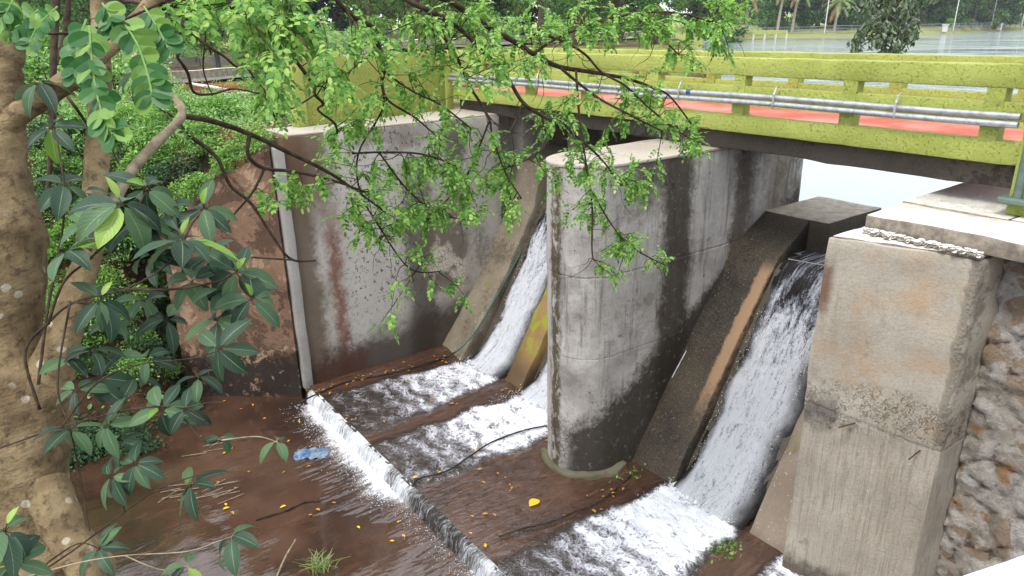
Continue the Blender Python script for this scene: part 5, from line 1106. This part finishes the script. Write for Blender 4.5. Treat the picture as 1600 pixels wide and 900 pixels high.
for u, d, k, s, lab in ((470, 43, 1, 1.0, 'dark trunked tree with a leaning limb left of the olive parapet'), (585, 60, 0, 1.15, 'light green tree over the hedge left of the footbridge'), (655, 44, 0, .95, 'tree just above the right end of the olive parapet'), (760, 52, 1, 1.15, 'dark crowned tree behind the left end of the railing'), (850, 66, 0, 1.3, 'pale crowned tree farther back behind the railing'), (902, 40, 1, 1.0, 'thick brown trunk behind the railing, leftmost of the close group'), (965, 43, 1, 1.0, 'leaning trunk in the middle of the close group behind the railing'), (1024, 41, 0, .72, 'pale trunk, right hand one of the close group behind the railing'), (940, 74, 1, 1.2, 'tree on the lake edge behind the right end of the overhanging boughs'), (380, 58, 0, 1.2, 'light green tree behind the path and bollard'), (280, 50, 0, 1.1, 'bright green tree behind the grey pruned limb'), (180, 40, 1, 1.0, 'dark tree far behind the second stem of the big tree'), (80, 42, 0, 1.1, 'leafy tree far behind the pruned trunk at the left')):
    p = pt(u, 60, d); puttree(near[k], p.x, p.y, s, lab, G)
R.seed(4)
for i in range(20):   # hedge and scrub under those trees
    u = R.uniform(60, 1090); d = R.uniform(40, 75); p = pt(u, 60, d)
    if lakeside(p.x, p.y) > -1.5: continue
    o = putbush(R.choice((0, 1, 2)), p.x, p.y, R.uniform(1.6, 3.0)); o['group'] = 'scrub below the far trees'; o['label'] = 'rounded scrub bush under the trees beyond the bank'
# ------------------------------------------------------------------ far shore
def shore(u, extra):   # point on the far bank along the bearing of pixel column u
    r = ray(u, 60); a = math.atan2(r.y, r.x); d = 40.0
    while lakeside(d*math.cos(a), d*math.sin(a)) > 0 or d < 70: 
        d += .5
        if d > 420: break
    d += extra; return d*math.cos(a), d*math.sin(a)
pts = [shore(u, 7) for u in lsp(1100, 1640, 14)]
fence(pts, 1.5, 3.0, .5, 'long grey fence along the grassy bank of the far shore', mat=steel, pr=.05, rails=(1.0, .55, .1))
t0 = shore(1175, -4.5); t1 = shore(1230, -4.5); dv = Vector((t1[0]-t0[0], t1[1]-t0[1], 0)); L = dv.length; dv.normalize(); nv = Vector((-dv.y, dv.x, 0)); nv = nv if nv.dot(Vector((t0[0], t0[1], 0))) > 0 else -nv
t = empty('jetty', (t0[0], t0[1], -1.95), 'small yellow green jetty on white posts at the far shore', 'jetty')
mb = MB(); c4_ = [Vector((t0[0], t0[1], 0)), Vector((t1[0], t1[1], 0)), Vector((t1[0], t1[1], 0))+nv*4.5, Vector((t0[0], t0[1], 0))+nv*4.5]
if (c4_[1]-c4_[0]).cross(c4_[2]-c4_[0]).z < 0: c4_.reverse()
mb.prism([(q.x, q.y) for q in c4_], -.95, -.30); build('deck', mb, M['lime'], t)
for i in range(4):
    q = Vector((t0[0], t0[1], 0))+dv*L*(i+.1)/3.2; mb = MB(); mb.box(q.x-.14, q.x+.14, q.y-.14, q.y+.14, -2.6, -.951); build('post', mb, M['white'], t)
poleM = plain('white_pole', '#c9c9c6', .6)
for u, lab in ((1287, 'slim pale pole in front of the coconut palm on the far shore'), (1487, 'slim white pole, second from the right on the far bank'), (1545, 'slim white pole, third along the far bank right of the hanging leaves'), (1592, 'slim white pole at the right edge of the far bank'), (1412, 'slim pale pole hidden partly by the hanging leaves')):
    x, y = shore(u, 5.5); z = gz(x, y); t = empty('light_pole', (x, y, z), lab, 'pole', 'poles along the far shore'); lx = .06
    mb = MB(); mb.tube([(x, y, z-.3), (x, y, z+.5), (x+.15, y-.1, z+9.5)], [.16, .12, .09], 8); build('shaft', mb, poleM, t, smooth=0)
    mb = MB(); mb.tube([(x+.15, y-.1, z+9.5), (x-.5, y-.9, z+9.7), (x-.8, y-1.3, z+9.65)], [.05, .05, .10], 6); build('lamp_arm', mb, poleM, t)
for u, lab in ((1474, 'white pedestal on the far bank, left one of the two'), (1558, 'white pedestal on the far bank, right one of the two')):
    x, y = shore(u, 4.5); z = gz(x, y); mb = MB(); mb.box(x-.45, x+.45, y-.45, y+.45, z-.2, z+1.25); mb.box(x-.6, x+.6, y-.6, y+.6, z+1.255, z+1.5); tag(build('pedestal', mb, M['white'], bevel=.03), lab, 'pedestal')
def palm(x, y, H, lean, label, fr=20, dry=4, seed=1):
    R.seed(seed); z = gz(x, y); t = empty('coconut_palm', (x, y, z), label, 'palm tree', 'palms on the far shore'); mb = MB(); top = Vector((x+lean, y-lean*.3, z+H))
    mb.tube(spline([(x, y, z-.5), (x+lean*.35, y-lean*.1, z+H*.5), tuple(top)], 6), lsp(.36, .22, 13), 9, jit=.06); build('trunk', mb, M['palmbark'], t, smooth=0)
    lf = MB()
    for i in range(fr):
        a = i*2.4; el = 1.1-1.9*(i/fr); d = Vector((math.cos(a)*math.cos(el), math.sin(a)*math.cos(el), math.sin(el))); p = top.copy(); m_ = 1 if i >= fr-dry else 0; n_ = 18; LL = R.uniform(4.2, 5.4)
        for k in range(n_):
            d = (d+Vector((0, 0, -.085))).normalized(); p = p+d*LL/n_; s = d.cross(Vector((0, 0, 1))).normalized(); ll = .95*math.sin(PI*(.12+.85*k/n_))
            for q in (-1, 1):
                b = p+s*q*ll*.75+d*ll*.4+Vector((0, 0, -ll*.45)); w_ = d*.09
                lf.q([p-w_, p+w_, (p+b)/2+w_*.9+Vector((0, 0, .1)), b, (p+b)/2-w_*.9+Vector((0, 0, .1))], [(0, 1, 2, 4), (4, 2, 3)], mi=m_)
    build('fronds', lf, [M['palm'], M['drypalm']], t); return t
for u, ex, H, ln, lab, sd_ in ((1213, 9, 10.5, 1.2, 'tall palm trunk left of the jetty on the far shore', 1), (1236, 9, 9.6, 1.0, 'slimmer palm trunk above the right end of the jetty', 2), (1302, 12, 6.3, .5, 'short coconut palm whose drooping fronds show against the far wood', 3), (1165, 14, 8.0, -.4, 'palm with dry brown fronds at the left end of the far shore', 4)):
    x, y = shore(u, ex); palm(x, y, H, ln, lab, seed=sd_, dry=9 if sd_ == 4 else 4)
fp = [treeproto(71, 15, .4, 6.6, 8000, .62, M['farleaf'], .0), treeproto(72, 17, .42, 6.8, 8000, .62, M['farleaf2'], .02), treeproto(73, 14, .36, 6.6, 8000, .6, M['farleaf'], -.02)]
R.seed(17)
FL = ['dark green tree in the wood along the far shore', 'lighter olive tree in the wood along the far shore', 'low branched dark tree in the wood along the far shore']
for row, (ex, n_) in enumerate(((19, 17), (29, 19), (42, 20))):
    for i in range(n_):
        u = 1070+(640*(i+R.uniform(.1, .9))/n_); x, y = shore(u, ex+R.uniform(-3, 3)+(60 if u < 1205 else 0)); k = R.choice((0, 1, 2, 0)); puttree(fp[k], x, y, R.uniform(.8, 1.15)*(1+.12*row), FL[k], 'wood along the far shore')
for i in range(74):
    u = R.uniform(1090, 1640); x, y = shore(u, (R.uniform(10, 15) if i < 34 else R.uniform(20, 45))+(50 if u < 1190 else 0)); k = R.choice((0, 3, 3, 1)); o = putbush(k, x, y, R.uniform(2.2, 4.2) if i < 34 else R.uniform(4.5, 7.0)); o['group'] = 'undergrowth below the far wood'; o['label'] = ('dark' if k == 3 else 'light green')+' undergrowth bush behind the fence on the far shore'
# far wood behind the left trees, so the land has a closed horizon
for i in range(56):
    u = -60+1070*(i+R.random())/56; p = pt(u, 60, R.uniform(84, 120)); 
    if lakeside(p.x, p.y) > -2: continue
    k = R.choice((0, 1, 2)); puttree(fp[k], p.x, p.y, R.uniform(.8, 1.15), 'distant tree in the belt of wood beyond the left bank', 'wood beyond the left bank')
# ------------------------------------------------------------------ drooping bough at the upper right
R.seed(23); t = empty('waterside_tree', (13.5, -1.5, -1.9), 'dark leaved bough drooping from the top right in front of the lake', 'tree')
mb = MB(); bs = pt(1760, 80, 15); mb.tube(spline([(bs.x, bs.y, -2.4), (bs.x+.1, bs.y, .5), (bs.x+.4, bs.y+.3, 3.2), (bs.x+.3, bs.y+.5, 5.0)], 6), lsp(.3, .16, 19), 10, jit=.15); build('trunk', mb, M['farbark'], t, smooth=0)
mb = MB(); top = Vector((bs.x+.4, bs.y+.3, 3.2)); P_ = [top, pt(1600, -90, 15.5), pt(1500, -70, 15.6), pt(1430, -30, 15.6), pt(1395, 20, 15.5), pt(1385, 60, 15.4)]; S = spline([tuple(p) for p in P_], 6); mb.tube(S, lsp(.09, .012, len(S)), 7, jit=.1); bo = build('bough', mb, M['twig'], t, smooth=0)
lf = MB(); tw = MB()
for (u, v, ru, rv, k) in ((1375, 8, 34, 22, 60), (1420, 10, 26, 20, 36), (1385, 38, 30, 18, 50), (1415, 50, 22, 18, 34), (1375, 62, 20, 14, 22), (1395, 76, 22, 8, 18), (1338, 58, 8, 12, 10), (1336, 74, 7, 7, 6), (1350, 45, 10, 8, 8), (1450, -20, 60, 20, 60), (1520, -60, 60, 30, 60), (1600, -80, 60, 40, 60)):
    for i in range(k):
        p = pt(u+R.gauss(0, .5)*ru, v+R.gauss(0, .5)*rv, 15.5+R.gauss(0, .35)); q = min((Vector(s) for s in S), key=lambda s: (s-p).length)
        if i % 3 == 0: tw.tube(spline([tuple(q), tuple((q+p)/2+Vector((0, 0, .08))), tuple(p)], 3), .006, 4, caps=False)
        for j in range(8):
            d = (rnd_unit()*.7+Vector((0, 0, -.8))).normalized(); nr = rnd_unit()
            if abs(d.dot(nr)) < .9: oval(lf, p+rnd_unit()*.06, d, nr, R.uniform(.10, .16), .05)
build('foliage', lf, M['hang'], bo); build('twigs', tw, M['twig'], bo)
# ------------------------------------------------------------------ litter on the water and apron
def flat_leaf(name, u, v, z, L, mat, label, grp, asp=.5):
    q = onz(u, v, z); mb = MB(); a = R.uniform(0, 6.3); bigleaf(mb, Vector((0, 0, .004)), Vector((math.cos(a), math.sin(a), .12)), Vector((0, 0, 1)), L, L*asp, R.uniform(.1, .5)); mb.q([(0, 0, 0), (-.01, 0, 0), (-.01, .002, .003)], [(0, 1, 2)])
    o = build(name, mb, mat, uvs=True); o.location = q; return tag(o, label, 'leaf', grp)
R.seed(29)
flat_leaf('fallen_leaf', 841, 781, -5.07, .20, M['yleaf'], 'large bright yellow leaf lying alone on the wet apron', None, .75)
LEAFS = [(505, 603, 14, 'o'), (560, 590, 16, 'o'), (600, 580, 10, 'o'), (640, 575, 10, 'o'), (690, 560, 10, 'o'), (515, 612, 8, 'o'), (480, 610, 6, 'o'), (665, 745, 6, 'y'), (685, 740, 5, 'y'), (700, 738, 4, 'y'), (730, 835, 4, 'y'), (735, 800, 5, 'o'), (770, 860, 4, 'y'), (590, 657, 4, 'o'), (707, 632, 4, 'o'), (805, 603, 5, 'o'), (760, 745, 6, 'o'), (930, 775, 6, 'o'), (905, 800, 5, 'o'), (870, 690, 5, 'o'), (745, 705, 5, 'o'), (945, 770, 4, 'o'), (680, 620, 5, 'o'), (550, 650, 4, 'o'), (800, 760, 4, 'o')]
for u, v, k, c_ in LEAFS:
    for i in range((k*6+9)//10 if c_ == 'o' else max(1, k//3)):
        uu, vv = u+R.gauss(0, 16), v+R.gauss(0, 5); flat_leaf('fallen_leaf', uu, vv, -5.055, R.uniform(.04, .09), M['litter'] if c_ == 'o' else M['yleaf'], 'small orange brown fallen leaf on the wet apron' if c_ == 'o' else 'small yellow fallen leaf on the wet apron', 'fallen leaves on the apron')
for i in range(26):
    u, v = R.choice(((380, 680), (350, 665), (460, 750), (300, 730), (520, 790), (380, 800), (450, 690), (640, 830)));  u += R.gauss(0, 40); v += R.gauss(0, 22)
    flat_leaf('fallen_leaf', u, v, -5.288, R.uniform(.05, .10), M['yleaf'] if R.random() < .6 else M['litter'], 'small yellow brown leaf floating on the brown stream', 'leaves floating on the stream')
q = onz(487, 709, -5.29); mb = grid(lsp(-.36, .36, 26), lsp(-.2, .2, 18), lambda x, y: (x*(1+.2*NZ.noise(Vector((y*9, 1, 0)))), y*(1+.3*NZ.noise(Vector((x*7, 5, 0)))), .05*(1-(x/.38)**2)*(1-(y/.22)**2)+.06*NZ.fractal(Vector((x*9, y*9, 0)), 1, 2, 3)+.01))
o = build('plastic_bag', mb, M['bagblue'], smooth=0); o.location = q; o.rotation_euler = (0, 0, -.6); o.scale = (.8, .8, .6); m_ = o.modifiers.new('thickness', 'SOLIDIFY'); m_.thickness = .004; tag(o, 'blue and clear plastic bag caught in the brown stream', 'plastic bag')
def grasstuft(u, v, z, n_, L, label, mat='palm'):
    q = onz(u, v, z); mb = MB()
    for i in range(n_):
        a = R.uniform(0, 6.3); b = Vector((R.gauss(0, .07), R.gauss(0, .07), 0)); d = Vector((math.cos(a)*.5, math.sin(a)*.5, 1)).normalized(); l_ = L*R.uniform(.5, 1); mb.tube(spline([tuple(b), tuple(b+d*l_*.6), tuple(b+d*l_+Vector((math.cos(a)*l_*.4, math.sin(a)*l_*.4, -.2*l_)))], 3), lsp(.006, .002, 7), 3, caps=False)
    o = build('grass_tuft', mb, M[mat]); o.location = q; return tag(o, label, 'grass tuft')
grasstuft(503, 890, -5.32, 70, .3, 'dry straw coloured tuft standing in the stream at the bottom', 'palm')
S = spline([tuple(onz(u, v, z)) for u, v, z in ((433, 900, -5.3), (445, 872, -5.2), (458, 850, -5.1), (462, 842, -5.05))], 4); mb = MB(); mb.tube(S, .012, 6, jit=.2); tag(build('stick', mb, M['palebark']), 'bare forked stick poking out of the stream at the bottom', 'stick')
mb = MB(); S = [tuple(onz(u, v, -5.29)) for u, v in ((400, 812), (440, 800), (475, 785), (500, 782))]; mb.tube(spline(S, 5), .014, 6, jit=.3); tag(build('stick', mb, M['twig']), 'dark stick lying flat in the shallow brown stream', 'stick')
def weeds(u, v, z, label, n_=40, s=.05, sp_=.12, mat='bush'):
    q = onz(u, v, z); mb = MB()
    for i in range(n_):
        d = (rnd_unit()+Vector((0, 0, .8))).normalized(); oval(mb, Vector((R.gauss(0, sp_), R.gauss(0, sp_*.6), R.random()*s)), d, rnd_unit(), s*R.uniform(.6, 1.3), s*.5)
    o = build('weed', mb, M[mat]); o.location = q; return tag(o, label, 'weed')
weeds(1132, 862, -5.07, 'small green weed on the apron below the right fall', 70, .06, .14, 'pinnate'); weeds(985, 742, -5.05, 'scraps of green weed against the foot of the pier', 40, .05, .15); weeds(640, 598, -5.05, 'tiny green sprig on the apron below the left wall', 12, .05, .04)
for u, v in ((320, 700), (260, 775), (330, 775)):
    q = onz(u, v, -5.29); mb = MB()
    for i in range(7): a = R.uniform(-.5, .5); b = Vector((R.gauss(0, .15), R.gauss(0, .12), .01)); mb.tube([b, b+Vector((math.cos(a)*.4, math.sin(a)*.4, .01))], .006, 4)
    o = build('reed_stalks', mb, M['palebark']); o.location = q; tag(o, 'bundle of pale cut stalks lying in the brown stream', 'stalks', 'cut stalks in the stream')

# ------------------------------------------------------------------ the damp air over the lake
mb = MB(); mb.box(-60, 420, -260, 260, -7.5, 24)
o = build('haze', mb, []); hm = bpy.data.materials.new('damp_air'); hm.use_nodes = True; ht = hm.node_tree; ht.nodes.clear()
ho = ht.nodes.new('ShaderNodeOutputMaterial'); hv = ht.nodes.new('ShaderNodeVolumePrincipled'); hv.inputs['Color'].default_value = (.86, .92, 1, 1); hv.inputs['Density'].default_value = .0003; hv.inputs['Anisotropy'].default_value = .2
ht.links.new(hv.outputs[0], ho.inputs['Volume']); o.data.materials.append(hm); o['kind'] = 'stuff'; o['label'] = 'thin pale haze over the lake'; o['category'] = 'haze'
